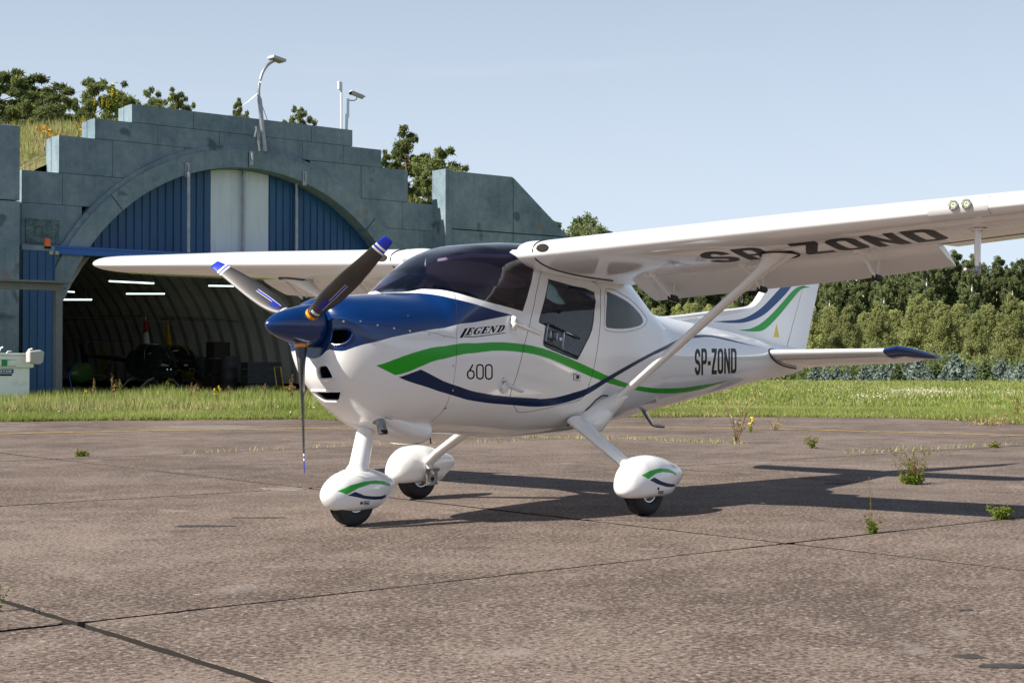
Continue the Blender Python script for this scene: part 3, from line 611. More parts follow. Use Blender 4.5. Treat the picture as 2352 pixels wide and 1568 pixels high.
# ================================================================ vegetation
BARK_B = mat('birch_bark', (.62, .60, .55), .8, nscale=6, col2=(.06, .055, .05), cw=(.52, .62), stretch=(1, 1, .25)); BARK_P = mat('pine_bark', (.20, .09, .045), .9, nscale=5, namt=.35); BARK_D = mat('dark_bark', (.05, .04, .03), .9)
LB = leafmat('birch_leaves', (.13, .17, .075), (.29, .33, .16), .2, .55); LY = leafmat('young_birch_leaves', (.26, .29, .11), (.46, .48, .22), .3, .55); LPN = leafmat('pine_needles', (.09, .13, .045), (.25, .28, .11), .8, .4)
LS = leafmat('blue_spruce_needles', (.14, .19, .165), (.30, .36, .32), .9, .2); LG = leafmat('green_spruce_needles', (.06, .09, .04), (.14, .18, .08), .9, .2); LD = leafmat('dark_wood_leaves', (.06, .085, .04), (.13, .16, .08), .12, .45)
LGR = leafmat('grass_blades', (.17, .235, .05), (.37, .43, .13), .35, .5); LGD = leafmat('dry_grass_blades', (.32, .28, .13), (.52, .46, .26), .8, .4); LW = leafmat('weed_leaves', (.08, .13, .018), (.22, .26, .05), 3., .45)
FLW = mat('white_petals', (.75, .72, .62), .8); FLY = mat('yellow_petals', (.80, .60, .03), .8); FLO = mat('orange_petals', (.75, .33, .01), .8); FLP = mat('dock_seed_heads', (.34, .17, .10), .9); STM = mat('reddish_stems', (.17, .10, .04), .9)
def cards(C, size, r_, up=0., asp=1.6, jit=.35):
    """leaf clusters: one quad each, random orientation"""
    n = len(C); nrm_ = r_.normal(0, 1, (n, 3)); nrm_[:, 2] += up; nrm_ /= np.linalg.norm(nrm_, axis=1, keepdims=True)
    t = r_.normal(0, 1, (n, 3)); a = np.cross(nrm_, t); a /= np.linalg.norm(a, axis=1, keepdims=True) + 1e-9; b = np.cross(nrm_, a)
    s = (size * (1 + jit * r_.uniform(-1, 1, n)))[:, None] if np.isscalar(size) else (size * (1 + jit * r_.uniform(-1, 1, n)))[:, None]
    P_ = np.stack([C - a * s * asp * .5, C - b * s * .5 + a * s * .12, C + a * s * asp * .5, C + b * s * .5 - a * s * .1], 1).reshape(-1, 3)
    return P_, np.arange(4 * n).reshape(-1, 4)
def fastmesh(name, V, F, mats, parent=None, mi=None):
    me = bpy.data.meshes.new(name); F = np.asarray(F); k = F.shape[1]
    me.vertices.add(len(V)); me.vertices.foreach_set('co', np.asarray(V, np.float32).ravel()); me.loops.add(F.size); me.loops.foreach_set('vertex_index', F.ravel().astype(np.int32))
    me.polygons.add(len(F)); me.polygons.foreach_set('loop_start', np.arange(0, F.size, k, dtype=np.int32))
    if mi is not None: me.polygons.foreach_set('material_index', np.asarray(mi, np.int32))
    me.update(calc_edges=True); return link(name, me, parent, mats)
def clump_pts(r_, cents, rad, n, flat=.8, shell=.5):
    d = r_.normal(0, 1, (len(cents), n, 3)); d /= np.linalg.norm(d, axis=2, keepdims=True); q = r_.uniform(0, 1, (len(cents), n, 1))**shell
    d[..., 2] *= flat; q = q * (1 + .25 * np.abs(r_.normal(0, 1, q.shape))); return (np.asarray(cents)[:, None] + d * q * np.asarray(rad)[:, None, None]).reshape(-1, 3)
def limb_tree(r_, h, cr, bark, nl=14, r0=.14, z0=.25, up=.5, lean=0., br=.32):
    mb = MB(); pts = [np.array([lean * (z / h)**1.5 + .12 * math.sin(z * .7) * (z > 1), .10 * math.sin(z * .5 + 1) * (z > 1), z]) for z in np.linspace(0, h * .96, 9)]
    mb.tube(pts, [r0 * (1 - i / 9.3) + .01 for i in range(9)], 7); ends = []
    for i in range(nl):
        z = h * (z0 + (.93 - z0) * (i + r_.random() * .6) / nl); k_ = z / (h * .96) * 8; b = pts[min(8, int(k_))] + (pts[min(8, int(k_) + 1)] - pts[min(8, int(k_))]) * (k_ % 1)
        a = i * 2.4 + r_.uniform(-.5, .5); w = cr(z / h) * r_.uniform(.75, 1.1); e = b + np.array([math.cos(a) * w, math.sin(a) * w, up * w]); m_ = (b + e) / 2 + np.array([0, 0, .08 * w])
        mb.tube([b, m_, e], [r0 * br * (1.1 - z / h) + .008, r0 * br * .6 * (1.1 - z / h) + .006, .004], 4, cap=False); ends.append((b, m_, e))
    return mb, pts, ends
def pine(name, seed, h, spread, bare=.25, dens_=1., needle=.16):
    r_ = rnd(seed); cr = lambda t: spread * (.35 + 1.0 * math.sin(min(1, (1.04 - t) * 1.35) * math.pi * .62)) * (1 if t > bare + .05 else .6)
    root = empty(name); mb, pts, ends = limb_tree(r_, h, cr, None, int(26 * dens_), .16, bare, .28); mb.build('trunk', BARK_P, root, True)
    C, Rr = [], []
    for b, m_, e in ends:
        w = np.linalg.norm(e - b)
        for k_ in range(6):
            f_ = r_.uniform(.35, 1.08); p = b + (e - b) * f_ + r_.normal(0, .16 * w, 3) * (1, 1, .45); C.append(p); Rr.append(.14 + .20 * r_.random())
    for k_ in range(6): C.append(pts[-1] + r_.normal(0, .22, 3) + np.array([0, 0, .1])); Rr.append(.22)
    P_ = clump_pts(r_, C, Rr, 170, .6, .6); V, F = cards(P_, needle * .38, r_, .3, 4.0); fastmesh('crown', V, F, [LPN], root); return root
def broad(name, seed, h, w, leaf, bark, n=42, size=.2, base=.12, shape='oval', r0=.13, per=70, crad=.42, fl=.85):
    r_ = rnd(seed)
    cr = (lambda t: w * max(.22, math.sin(math.pi * min(1, max(.02, (t - base) / (1.04 - base)))**.95)**.62)) if shape == 'oval' else (lambda t: w * max(.05, 1.04 - t)**.62)
    root = empty(name); mb, pts, ends = limb_tree(r_, h, cr, None, 14, r0, base + .06, .75, br=.12); mb.build('trunk', bark, root, True); C, Rr = [], []
    for i in range(n):
        t = base + (1.0 - base) * ((i + r_.random()) / n)**.85 * r_.uniform(.93, 1.04); a = r_.uniform(0, 6.283); q = cr(t) * (r_.random()**.55) * r_.uniform(.7, 1.3); C.append((pts[-1][0] * t + math.cos(a) * q, pts[-1][1] * t + math.sin(a) * q, h * t)); Rr.append(w * crad * r_.uniform(.6, 1.15) * (1.15 - .55 * t))
    P_ = clump_pts(r_, C, Rr, per, fl, .5); V, F = cards(P_, size, r_, .4, 1.5); fastmesh('crown', V, F, [leaf], root); return root
def spruce(name, seed, h, w, leaf):
    r_ = rnd(seed); root = empty(name); MB().tube([(0, 0, 0), (0, 0, h * .97)], [.06, .008], 6).build('trunk', BARK_D, root, True); C = []
    for L_ in range(13):
        z = h * (.06 + .90 * L_ / 13); rr_ = w * (1.02 - L_ / 13.2); nb = max(4, int(11 * (1 - L_ / 16)))
        for b in range(nb):
            a = b * 6.283 / nb + L_ * .9 + r_.uniform(-.2, .2)
            for f_ in np.linspace(.15, 1, 7): C.append((math.cos(a) * rr_ * f_, math.sin(a) * rr_ * f_, z + .16 * rr_ * f_ * (1 if f_ > .6 else 0) + r_.normal(0, .02)))
    C = np.repeat(np.array(C), 3, 0) + r_.normal(0, .05, (len(C) * 3, 3)); V, F = cards(C, .15, r_, .8, 2.0); fastmesh('crown', V, F, [leaf], root); return root
def plant(pt, loc, rz, sc, label, group, cat='tree'):
    o = pt if not pt.get('used') else copy_tree(pt); pt['used'] = 1 if 'used' not in pt.keys() else pt['used']
    o.location = tuple(loc); o.rotation_euler = (0, 0, rz); o.scale = sc if hasattr(sc, '__len__') else (sc,) * 3; tag(o, label, cat, group); 
    return o
def at(u, D, v=None, z=0.): p = CAM + ray(u, 840 if v is None else v) * D; return np.array([p[0], p[1], z if v is None else p[2]])
def zat(v, D): return EYE + (840 - v) / FPX * D
# pines behind the hangar: x in the photograph, top y, distance, base height
PN = [proto(pine('pine_tree', 31 + i, h, w, b, d)) for i, (h, w, b, d) in enumerate(((8.5, 2.4, .12, 1.3), (8, 2.1, .2, 1.2), (9, 1.6, .3, .8)))]
HEDGE = []
for i, (u, vt, D, zb, kd, wx, lab_) in enumerate(((-18, 170, 64, 5.0, 0, 1.2, 'dark pine cut by the left edge of the picture above the hangar'), (62, 168, 66, 4.6, 0, 1.25, 'broad dark pine above the left wing wall of the hangar, the tallest there'), (112, 232, 62, 4.6, 1, 1.0, 'lower pine between the broad pine and the yellow mulleins'),
  (212, 190, 63, 5.4, 1, .85, 'pointed pine behind the yellow mullein spikes on the parapet'), (264, 196, 66, 5.2, 0, .72, 'rounded pine just left of the top parapet step'), (345, 212, 70, 6.4, 1, .7, 'small pine peeping over the left half of the top parapet'), (405, 208, 68, 6.6, 0, .62, 'dense pine crown peeping over the parapet left of the lamp post'),
  (548, 236, 70, 6.6, 2, .6, 'pine shoot peeping over the parapet just left of the lamp post'), (680, 252, 68, 6.4, 1, .6, 'pine tip peeping over the parapet right of the lamp post'), (928, 306, 72, 2.5, 2, .95, 'tall open pine between the stepped parapet and the right wing wall'), (885, 352, 66, 3.0, 0, .6, 'low dense pine touching the right steps of the parapet'), (1022, 352, 70, 2.0, 1, .95, 'pine with a side-swept crown behind the right wing wall'), (985, 395, 67, 2.0, 2, .8, 'thin pine in the gap left of the right wing wall'))):
    pt = PN[kd]; hh = (8.5, 8, 9)[kd]; sc_ = (zat(vt, D) - zb) / hh
    plant(pt, at(u, D, z=zb), i * 1.3, (sc_ * wx * .88, sc_ * wx * .88, sc_), lab_, None)
# wood to the right: birches behind, young growth before them, spruces in front
BR = [proto(broad('birch_tree', 51 + i, 13, w, LB, BARK_B, int(n * 4.2), .15, b, 'oval', .15, 95, .19, 1.5)) for i, (w, n, b) in enumerate(((2.1, 46, .22), (1.7, 40, .3), (2.9, 52, .12)))]
YG = [proto(broad('young_birch', 71 + i, 6.2, w, LY, BARK_D, int(n * 4.5), .085, .03, 'cone', .07, 120, .18, 1.5)) for i, (w, n) in enumerate(((1.7, 40), (2.1, 46)))]
SPR = [proto(spruce('blue_spruce', 81, 2.3, .95, LS)), proto(spruce('green_spruce', 82, 2.4, .8, LG))]
rg = rnd(77)
tall = [(1262, 512, 128), (1330, 520, 132), (1352, 505, 130), (1382, 532, 128), (1500, 560, 150), (1560, 575, 150), (1640, 570, 152), (1700, 580, 150), (1790, 590, 150), (1868, 618, 150), (1905, 640, 146), (1940, 630, 150), (1985, 612, 148), (2030, 632, 144), (2062, 600, 150), (2095, 622, 146), (2128, 575, 142), (2160, 600, 146), (2192, 585, 144), (2232, 592, 140), (2262, 615, 146), (2292, 598, 143), (2325, 610, 140), (2362, 600, 144), (2400, 590, 142), (2440, 600, 140), (2490, 590, 142)]
G1 = 'tall birches at the edge of the wood'; G2 = 'young birches in front of the tall ones'; G3 = 'small planted spruces along the meadow edge'
def ordn(i): return ('first', 'second', 'third', 'fourth', 'fifth', 'sixth', 'seventh', 'eighth', 'ninth', 'tenth', 'eleventh', 'twelfth', 'thirteenth', 'fourteenth', 'fifteenth', 'sixteenth', 'seventeenth', 'eighteenth', 'nineteenth', 'twentieth')[i] if i < 20 else 'twenty-' + ('first', 'second', 'third', 'fourth', 'fifth', 'sixth', 'seventh', 'eighth', 'ninth')[i - 20]
k1 = 0; inner = sorted([t for t in tall if 1800 < t[0] < 2352], key=lambda t: t[0])
for i, (u, v, D) in enumerate(tall):
    sc_ = zat(v, D) / 13.
    if u < 1290: lb = 'birch crown seen over the sloping end of the right wing wall'
    elif u < 1400: lb = 'birch top seen above the near wing, ' + {1330: 'left of three', 1352: 'middle and tallest of three', 1382: 'right of three'}[u]
    elif u < 1760: lb = 'dark birch behind the rear fuselage and strut, ' + {1500: 'nearest the cabin', 1560: 'second from the cabin', 1640: 'third from the cabin', 1700: 'just left of the fin'}[u]
    elif u < 1800: lb = 'dark birch behind the fin and flap'
    elif u < 2352: lb = 'tall birch at the right, %s from the fin towards the right edge' % ordn(inner.index((u, v, D)))
    else: lb = 'tall birch just outside the right edge of the picture, ' + {2362: 'touching it', 2400: 'second from it', 2440: 'third from it', 2490: 'farthest from it'}[u]
    plant(BR[i % 3], at(u, D), i * 2.1, (sc_ * rg.uniform(.9, 1.15), sc_ * rg.uniform(.9, 1.15), sc_), lb, G1)
ys_ = list(np.linspace(1465, 1760, 8)) + list(np.linspace(1870, 2470, 17)); r_y = []
for i, u in enumerate(ys_):
    u = u + rg.uniform(-9, 9); D = rg.uniform(112, 126) if i % 2 else rg.uniform(100, 110); v = np.interp(u, [1465, 1600, 1760, 1870, 1900, 2000, 2100, 2250, 2350, 2480], [712, 690, 700, 692, 704, 706, 694, 704, 690, 695]) + rg.uniform(-10, 18); sc_ = zat(v, D) / 6.2
    lb = ('young birch behind the rear fuselage, %s from the cabin' % ordn(i)) if i < 8 else ('light green young birch at the right, %s from the fin' % ordn(i - 8))
    plant(YG[i % 2], at(u, D), i * 1.7, (sc_ * 1.15, sc_ * 1.15, sc_), lb, G2)
us = [1872, 1895, 1921, 1946, 1985, 2002, 2024, 2046, 2062, 2084, 2108, 2128, 2150, 2172, 2192, 2212, 2234, 2262, 2286, 2300, 2322, 2346, 2375]
gs = {8: 1, 12: 1, 17: 1}
for i, u in enumerate(us):
    D = rg.uniform(82, 92); v = [836, 842, 838, 846, 838, 832, 838, 826, 836, 830, 818, 836, 832, 838, 808, 830, 834, 826, 838, 824, 836, 832, 830][i]; sc_ = zat(v, D) / 2.3
    plant(SPR[1 if i in gs else 0], at(u, D), i * 1.1, (sc_ * 1.15, sc_ * 1.15, sc_), ('%s small spruce at the meadow edge, %s from the fin' % ('green' if i in gs else 'blue-grey', ordn(i))) if u < 2352 else 'blue-grey small spruce just outside the right edge of the picture', G3, 'spruce')
# the dark mass of the wood behind, and undergrowth
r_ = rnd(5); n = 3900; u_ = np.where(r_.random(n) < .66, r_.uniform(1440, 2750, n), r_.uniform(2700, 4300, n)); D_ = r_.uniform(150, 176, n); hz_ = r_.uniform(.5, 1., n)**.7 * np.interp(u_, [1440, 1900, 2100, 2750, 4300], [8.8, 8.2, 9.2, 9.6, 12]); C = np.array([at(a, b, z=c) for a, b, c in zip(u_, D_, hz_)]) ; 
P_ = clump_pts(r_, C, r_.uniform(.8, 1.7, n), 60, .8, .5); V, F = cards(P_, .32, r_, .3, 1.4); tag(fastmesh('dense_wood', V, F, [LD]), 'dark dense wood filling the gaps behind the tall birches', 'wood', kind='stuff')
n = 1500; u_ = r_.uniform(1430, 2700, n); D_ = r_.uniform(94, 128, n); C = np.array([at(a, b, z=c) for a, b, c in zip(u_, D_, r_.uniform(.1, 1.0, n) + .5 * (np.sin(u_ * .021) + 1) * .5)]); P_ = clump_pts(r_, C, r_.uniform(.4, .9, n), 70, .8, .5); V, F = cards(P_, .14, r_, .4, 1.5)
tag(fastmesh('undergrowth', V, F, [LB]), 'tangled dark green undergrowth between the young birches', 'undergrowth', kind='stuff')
# grass: blades as thin triangles
def blades(B, h, w, r_, lean=.5):
    n = len(B); a = r_.uniform(0, 6.283, n); d = np.stack([np.cos(a), np.sin(a), 0 * a], 1); l = r_.normal(0, 1, (n, 3)); l[:, 2] = 0
    T_ = B + l * (h * lean * .5)[:, None] + np.stack([0 * a, 0 * a, h], 1); P_ = np.stack([B - d * (w / 2)[:, None], B + d * (w / 2)[:, None], T_], 1).reshape(-1, 3); return P_, np.arange(3 * n).reshape(-1, 3)
EP3 = EP; E_u, _ = proj(np.c_[EP, np.zeros(len(EP))]); E_d = np.linalg.norm(EP - CAM[:2], axis=1); srt = np.argsort(E_u); E_u, E_d = E_u[srt], E_d[srt]
def meadow(n, u0, u1, d0, d1, hmin, hmax, wd, r_, pw=1., edge=True):
    u = r_.uniform(u0, u1, n); t = r_.uniform(0, 1, n)**pw; rd = ray(u, np.full(n, 840.)); rd[:, 2] = 0; rd /= np.linalg.norm(rd, axis=1, keepdims=True); base = np.interp(u, E_u, E_d); D = base + d0 + (d1 - d0) * t
    p = np.stack([CAM[0] + rd[:, 0] * D, CAM[1] + rd[:, 1] * D, 0 * D], 1); x, y = p[:, 0], p[:, 1]
    cl = (np.sin(x * .9 + 1) * np.sin(y * .8) + np.sin(x * .23 + y * .31) + np.sin(x * 2.1 - y * 1.7) * .5); h = hmin + (hmax - hmin) * r_.uniform(0, 1, n)**1.6 * (.75 + .25 * cl)
    p[:, 2] = .02 + np.minimum(D - base, 1) * .04; keep = ~infloor(p); return p[keep], np.abs(h[keep]), u[keep], D[keep]
def infloor(p): q = p - HP; s = q @ ES; d = q @ EI; return ((d > -1.0) & (d < 34) & (s > -8) & (s < 30)) | ((d > -6.5) & (d <= -1) & (s > 1.5) & (s < 12.5) & (np.random.default_rng(1).random(len(p)) < .55))
r_ = rnd(9)
def grassobj(name, sets, mats, label, mi_dry=.14):
    VV, FF, MI, k_ = [], [], [], 0
    for p, h, w in sets:
        V, F = blades(p, h, np.full(len(p), w) if np.isscalar(w) else w, r_); VV.append(V); FF.append(F + k_); k_ += len(V)
        x, y = p[:, 0], p[:, 1]; dry = (np.sin(x * .35 + 2) * np.sin(y * .4) + .5 * np.sin(x * 1.3 + y)) > .55; MI.append(((r_.random(len(p)) < mi_dry + .3 * dry)).astype(int))
    tag(fastmesh(name, np.concatenate(VV), np.concatenate(FF), mats, None, np.concatenate(MI)), label, 'grass', kind='stuff')
p1_, h1, _, _ = meadow(90000, -260, 1400, -.15, 3.2, .04, .17, 0, r_, 1.1); p2_, h2, _, D2 = meadow(75000, -260, 1300, 1.5, 17, .10, .42, 0, r_, 1.0)
p3_, h3, _, _ = meadow(90000, 1300, 2600, -.2, 6, .03, .11, 0, r_, 1.2); p4_, h4, _, D4 = meadow(120000, 1250, 2700, 5, 62, .05, .20, 0, r_, 1.25)
grassobj('meadow_grass', [(p1_, h1, .018), (p2_, h2, .026), (p3_, h3, .02), (p4_, h4, .022 + .0010 * D4)], [LGR, LGD], 'long green and straw-coloured meadow grass beyond the apron edge')
# berm grass, on the earth cover seen above the parapet
n = 26000; s_ = r_.uniform(-8, 22, n); d_ = r_.uniform(.95, 9, n)**1.0; p = np.array([hw(a, b, bermz(a, b)) for a, b in zip(s_, d_)]); kp = p[:, 2] > 3; p = p[kp]
V, F = blades(p, r_.uniform(.12, .55, len(p)), np.full(len(p), .03), r_); tag(fastmesh('berm_grass', V, F, [LGD, LGR], None, (r_.random(len(p)) < .45).astype(int)), 'dry tangled grass on the earth cover of the hangar', 'grass', kind='stuff')
# flowers in the meadow: white drifts, and taller weeds with seed heads along the strip
def dots(name, P_, size, m_, label, stems=None):
    V, F = cards(P_, size, r_, 1.5, 1.1); FF = F; mats = [m_]; mi = np.zeros(len(F), int)
    tag(fastmesh(name, V, F, mats), label, 'flowers', kind='stuff')
q = []
for (u0, u1, v0, v1, n) in ((2020, 2240, 898, 919, 3000), (1900, 2130, 908, 928, 900), (2240, 2380, 902, 920, 500), (1700, 2300, 885, 930, 300), (2030, 2110, 905, 911, 120), (880, 1010, 952, 962, 160)):
    uu = r_.normal((u0 + u1) / 2, (u1 - u0) / 4.2, n); vv = r_.normal((v0 + v1) / 2, (v1 - v0) / 3.6, n)
    for a, b in zip(uu, vv): w_ = on(a, max(b, 868) + 2, 2, 0); q.append((w_[0], w_[1], r_.uniform(.06, .20)))
for a, b in zip(r_.uniform(0, 900, 160), r_.uniform(945, 962, 160)): w_ = on(a, b, 2, 0); q.append((w_[0], w_[1], r_.uniform(.08, .2)))
dots('white_flowers', np.array(q), .024, FLW, 'drifts of small white flowers in the meadow')
def weed(name, loc, seed, h, n, spread, leaf, flower=None, spike=False, label='', cat='weed', group=None, leaves=26, lsize=.03, fl_n=14, fs=.03, stem=STM, sr=.004):
    r2 = rnd(seed); o = empty(name, tuple(loc)); tag(o, label, cat, group); mb = MB(); LC = []; FC_ = []
    for i in range(n):
        a = r2.uniform(0, 6.283); k_ = r2.uniform(.45, 1.); e = np.array([math.cos(a) * spread * r2.uniform(.2, 1) * k_, math.sin(a) * spread * r2.uniform(.2, 1) * k_, h * k_]); m_ = e * (.35, .35, .55) + r2.normal(0, spread * .08, 3)
        mb.tube([(0, 0, 0), m_, e], [sr, sr * .8, sr * .5], 4, cap=False)
        for j in range(leaves):
            f_ = r2.uniform(.12, 1) ; p = (m_ * f_ * 2 if f_ < .5 else m_ + (e - m_) * (f_ - .5) * 2); LC.append(p + r2.normal(0, lsize * 1.1, 3))
        if flower is not None:
            for j in range(fl_n): f_ = r2.uniform(.6 if spike else .9, 1.05); FC_.append(m_ + (e - m_) * (f_ - .5) * 2 + r2.normal(0, fs * .6, 3) * (1, 1, .6))
    mb.build('stems', stem, o, True); V, F = cards(np.array(LC), lsize, r2, .3, 2.2); fastmesh('leaves', V, F, [leaf], o)
    if FC_: V, F = cards(np.array(FC_), fs, r2, .2, 1.1); fastmesh('flowers', V, F, [flower], o)
    return o
G4 = 'weeds growing from the apron joints'
def g0(u, v): p = on(u, v, 2, 0); return (p[0], p[1], -.01)
weed('weed_plant', g0(2097, 1112), 1, .34, 26, .32, LW, label='large bushy green weed in the aircraft shadow at the right', group=G4, leaves=16, lsize=.011, sr=.0022)
weed('weed_tuft', g0(2094, 1111), 2, .09, 26, .17, LW, label='dense low green tuft at the foot of the large bushy weed', group=G4, leaves=30, lsize=.016, sr=.002)
weed('weed_plant', g0(2006, 1224), 3, .10, 16, .07, LW, label='small yellow-green weed by the joint crossing at the right', group=G4, leaves=14, lsize=.010, sr=.002)
weed('weed_stalk', g0(2001, 1222), 4, .44, 1, .03, LW, label='single thin tall stalk above the small weed by the joint crossing', group=G4, leaves=24, lsize=.008, sr=.0022)
weed('weed_plant', g0(2299, 1192), 5, .09, 26, .15, LW, label='flat green weed tuft in the shadow near the right edge', group=G4, leaves=24, lsize=.011, sr=.002)
weed('weed_plant', g0(1692, 1018), 6, .72, 12, .34, LGD, label='leafless reddish weed standing behind the near wheel', group=G4, leaves=8, lsize=.02)
weed('yellow_flower', g0(1725, 993), 7, .24, 5, .06, LW, FLY, label='weed with a yellow-green flower head near the reddish weed', cat='weed', group=G4, leaves=7, lsize=.02, fs=.02, fl_n=12, sr=.003)
weed('weed_plant', g0(1778, 988), 8, .2, 12, .24, LGD, label='pale dry weed on the yellow line behind the strut', group=G4, leaves=7, lsize=.015, sr=.003)
weed('weed_plant', g0(1866, 1029), 9, .17, 20, .19, LW, label='green weed clump in the middle of the apron right of the near wheel', group=G4, leaves=12, lsize=.013, sr=.0025)
weed('weed_plant', g0(2286, 1028), 10, .06, 12, .12, LW, label='tiny weed tuft on the far joint near the right edge', group=G4, leaves=8, lsize=.018)
weed('weed_plant', g0(2270, 976), 12, .14, 34, 1.1, LGD, label='dry brown weeds at the ragged apron edge at the far right', group=G4, leaves=8, lsize=.02)
weed('weed_plant', g0(2335, 968), 13, .5, 7, .3, LW, FLP, True, 'tall dock weed with reddish seed head at the right apron edge', 'weed', G4, 8, .02, 8, .02)
weed('weed_plant', g0(188, 1047), 14, .05, 14, .12, LW, label='tiny green weed on the far joint left of the propeller', group=G4, leaves=12, lsize=.02)
weed('weed_plant', (*on(-6, 1404, 2, 0)[:2], -.01), 15, .26, 8, .15, LW, label='feathery weed leaning in at the lower left edge', group=G4, leaves=34, lsize=.005, sr=.0012)
for i, (u, v) in enumerate(((640, 1028), (995, 1018), (1165, 1010), (1330, 1006), (1480, 1006), (1560, 1013), (1640, 1017), (1300, 987), (700, 1027), (2010, 1032), (1995, 1041), (2150, 1035))):
    pass
r3 = rnd(3); q = []
for (a, b, n) in (((1200, 1005), (1480, 1009), 260), ((1480, 1009), (1700, 1020), 200), ((1950, 1041), (2352, 1020), 160), ((900, 1021), (1200, 1014), 80), ((400, 1042), (900, 1021), 60)):
    for t in r3.uniform(0, 1, n): w_ = on(a[0] + (b[0] - a[0]) * t, a[1] + (b[1] - a[1]) * t, 2, 0); q.append((w_[0] + r3.normal(0, .03), w_[1] + r3.normal(0, .03), -.02))
q = np.array(q); V, F = blades(q, r3.uniform(.03, .09, len(q)), np.full(len(q), .02), r3, .8); tag(fastmesh('joint_grass', V, F, [LGD, LGR], None, (r3.random(len(q)) < .3).astype(int)), 'thin dry grass sprouting in the far apron joints', 'grass', kind='stuff')
# meadow weeds in front of the hangar: docks with red seed heads, yellow ragwort, tall green stems
rg = rnd(41); KW = []
for i, (m_, hh, sp_, fs, lab_) in enumerate(((FLP, .85, .10, .035, 'dock'), (FLP, .7, .14, .035, 'dock'), (FLY, .6, .22, .035, 'ragwort'), (None, .75, .18, .03, 'green stem'))):
    o = weed('meadow_weed', (0, 0, -50), 60 + i, hh, 7, sp_, LW, m_, i < 2, '', 'weed', None, 18, .022, 22, fs * .7, LW if 0 else STM, .005); KW.append(o)
for o in KW: proto(o)
spots = [(235, 0, 1.25, 'dock with reddish seed head beside the shelter post'), (215, 2, 1.0, 'yellow ragwort leaning on the shelter post'), (283, 0, 1.5, 'tall dock in front of the gyroplane'), (300, 3, 1.4, 'tall dark green weed before the gyroplane, right of the tall dock'), (395, 2, .9, 'yellow ragwort below the helicopter skids at the left'), (415, 3, 1.4, 'green weed with fluffy tips left of the helicopter skids'), (478, 0, 1.1, 'dock before the front helicopter skid, the left one'), (488, 1, 1.2, 'dock before the front helicopter skid, the right one'),
 (545, 2, 1.25, 'yellow ragwort clump below the dark green helicopter'), (575, 1, 1.1, 'short dock right of the ragwort clump'), (640, 3, 1.1, 'green weed below the yellow helicopter'), (662, 1, 1.2, 'brown seed head below the spinner, leftmost of the five'), (728, 0, 1.45, 'tall brown dock under the yellow helicopter, first of three'), (758, 0, 1.5, 'tall brown dock under the yellow helicopter, second of three'), (775, 0, 1.5, 'tall brown dock under the yellow helicopter, third of three'), (800, 1, 1.3, 'brown dock leaning right behind the propeller'), (828, 1, 1.1, 'short dock right of the three tall ones'), (905, 3, 1.0, 'slim green weed left of the propeller blade'), (990, 3, 1.0, 'slim green weed just left of the hanging blade'), (1020, 3, 1.1, 'slim green weed just right of the hanging blade')]
for i, (x, k_, sc_, lab_) in enumerate(spots):
    u = x / 1.96 * .6125 * 1.0 if x < 0 else (x * 1.0 if 0 else x)
    u = x * .92; D = rg.uniform(34, 38); o = KW[k_] if not KW[k_].get('used') else copy_tree(KW[k_]); KW[k_]['used'] = 1
    p = at(u, D); o.location = (p[0], p[1], .03); o.rotation_euler = (0, 0, i); o.scale = (sc_ * .62,) * 3; tag(o, lab_, 'weed', 'weeds along the hangar strip')
for o in KW:
    if not o.get('used'): bpy.data.objects.remove(o)
# mulleins and yellow flowers on the earth cover
rg = rnd(4); ML = []
mu = weed('mullein', (0, 0, -50), 91, .95, 1, .04, LW, FLY, True, '', 'flower', None, 26, .06, 60, .04, LW, .014); proto(mu); used = 0
for i, (u, v, sc_, lab_) in enumerate(((216, 262, .62, 'yellow mullein spike left of the parapet mullein group'), (234, 270, .95, 'tall yellow mullein at the left of the parapet group'), (245, 270, .75, 'slim yellow mullein second in the parapet group'), (250, 270, .7, 'short yellow mullein beside the tallest one'), (258, 268, 1.45, 'tallest yellow mullein spike above the second parapet step'), (268, 270, 1.1, 'orange-yellow mullein right of the tallest one'), (280, 272, .75, 'broad yellow mullein right of the orange-yellow one'), (290, 273, .5, 'lowest yellow mullein at the right of the parapet group'), (190, 320, 1.0, 'yellow-green mullein below the group behind the parapet step'), (391, 244, .6, 'yellow mullein peeping over the top parapet'), (998, 505, 1.9, 'tall yellow-green mullein in the gap beside the right wing wall'))):
    r_0 = ray(u, v); P0 = hw(0, 1.6) if u < 900 else hw(0, 1.0); t = ((P0 - CAM) @ EI) / (r_0 @ EI); b = CAM + r_0 * t
    o = mu if not used else copy_tree(mu); used = 1; o.location = tuple(b); o.scale = (sc_ * .75,) * 3; o.rotation_euler = (0, 0, i); tag(o, lab_, 'flower', 'mulleins on the hangar roof')
q = []
for u, v in ((98, 297), (110, 305), (118, 299), (128, 306), (136, 312), (182, 289), (190, 289), (209, 290), (217, 281), (232, 293), (90, 300)):
    r_0 = ray(u, v); t = ((hw(0, 1.9) - CAM) @ EI) / (r_0 @ EI); b = CAM + r_0 * t
    for k_ in range(7): q.append(b + rg.normal(0, .05, 3))
dots('berm_flowers', np.array(q), .09, FLO, 'small yellow-orange flowers in the dry grass of the earth cover')
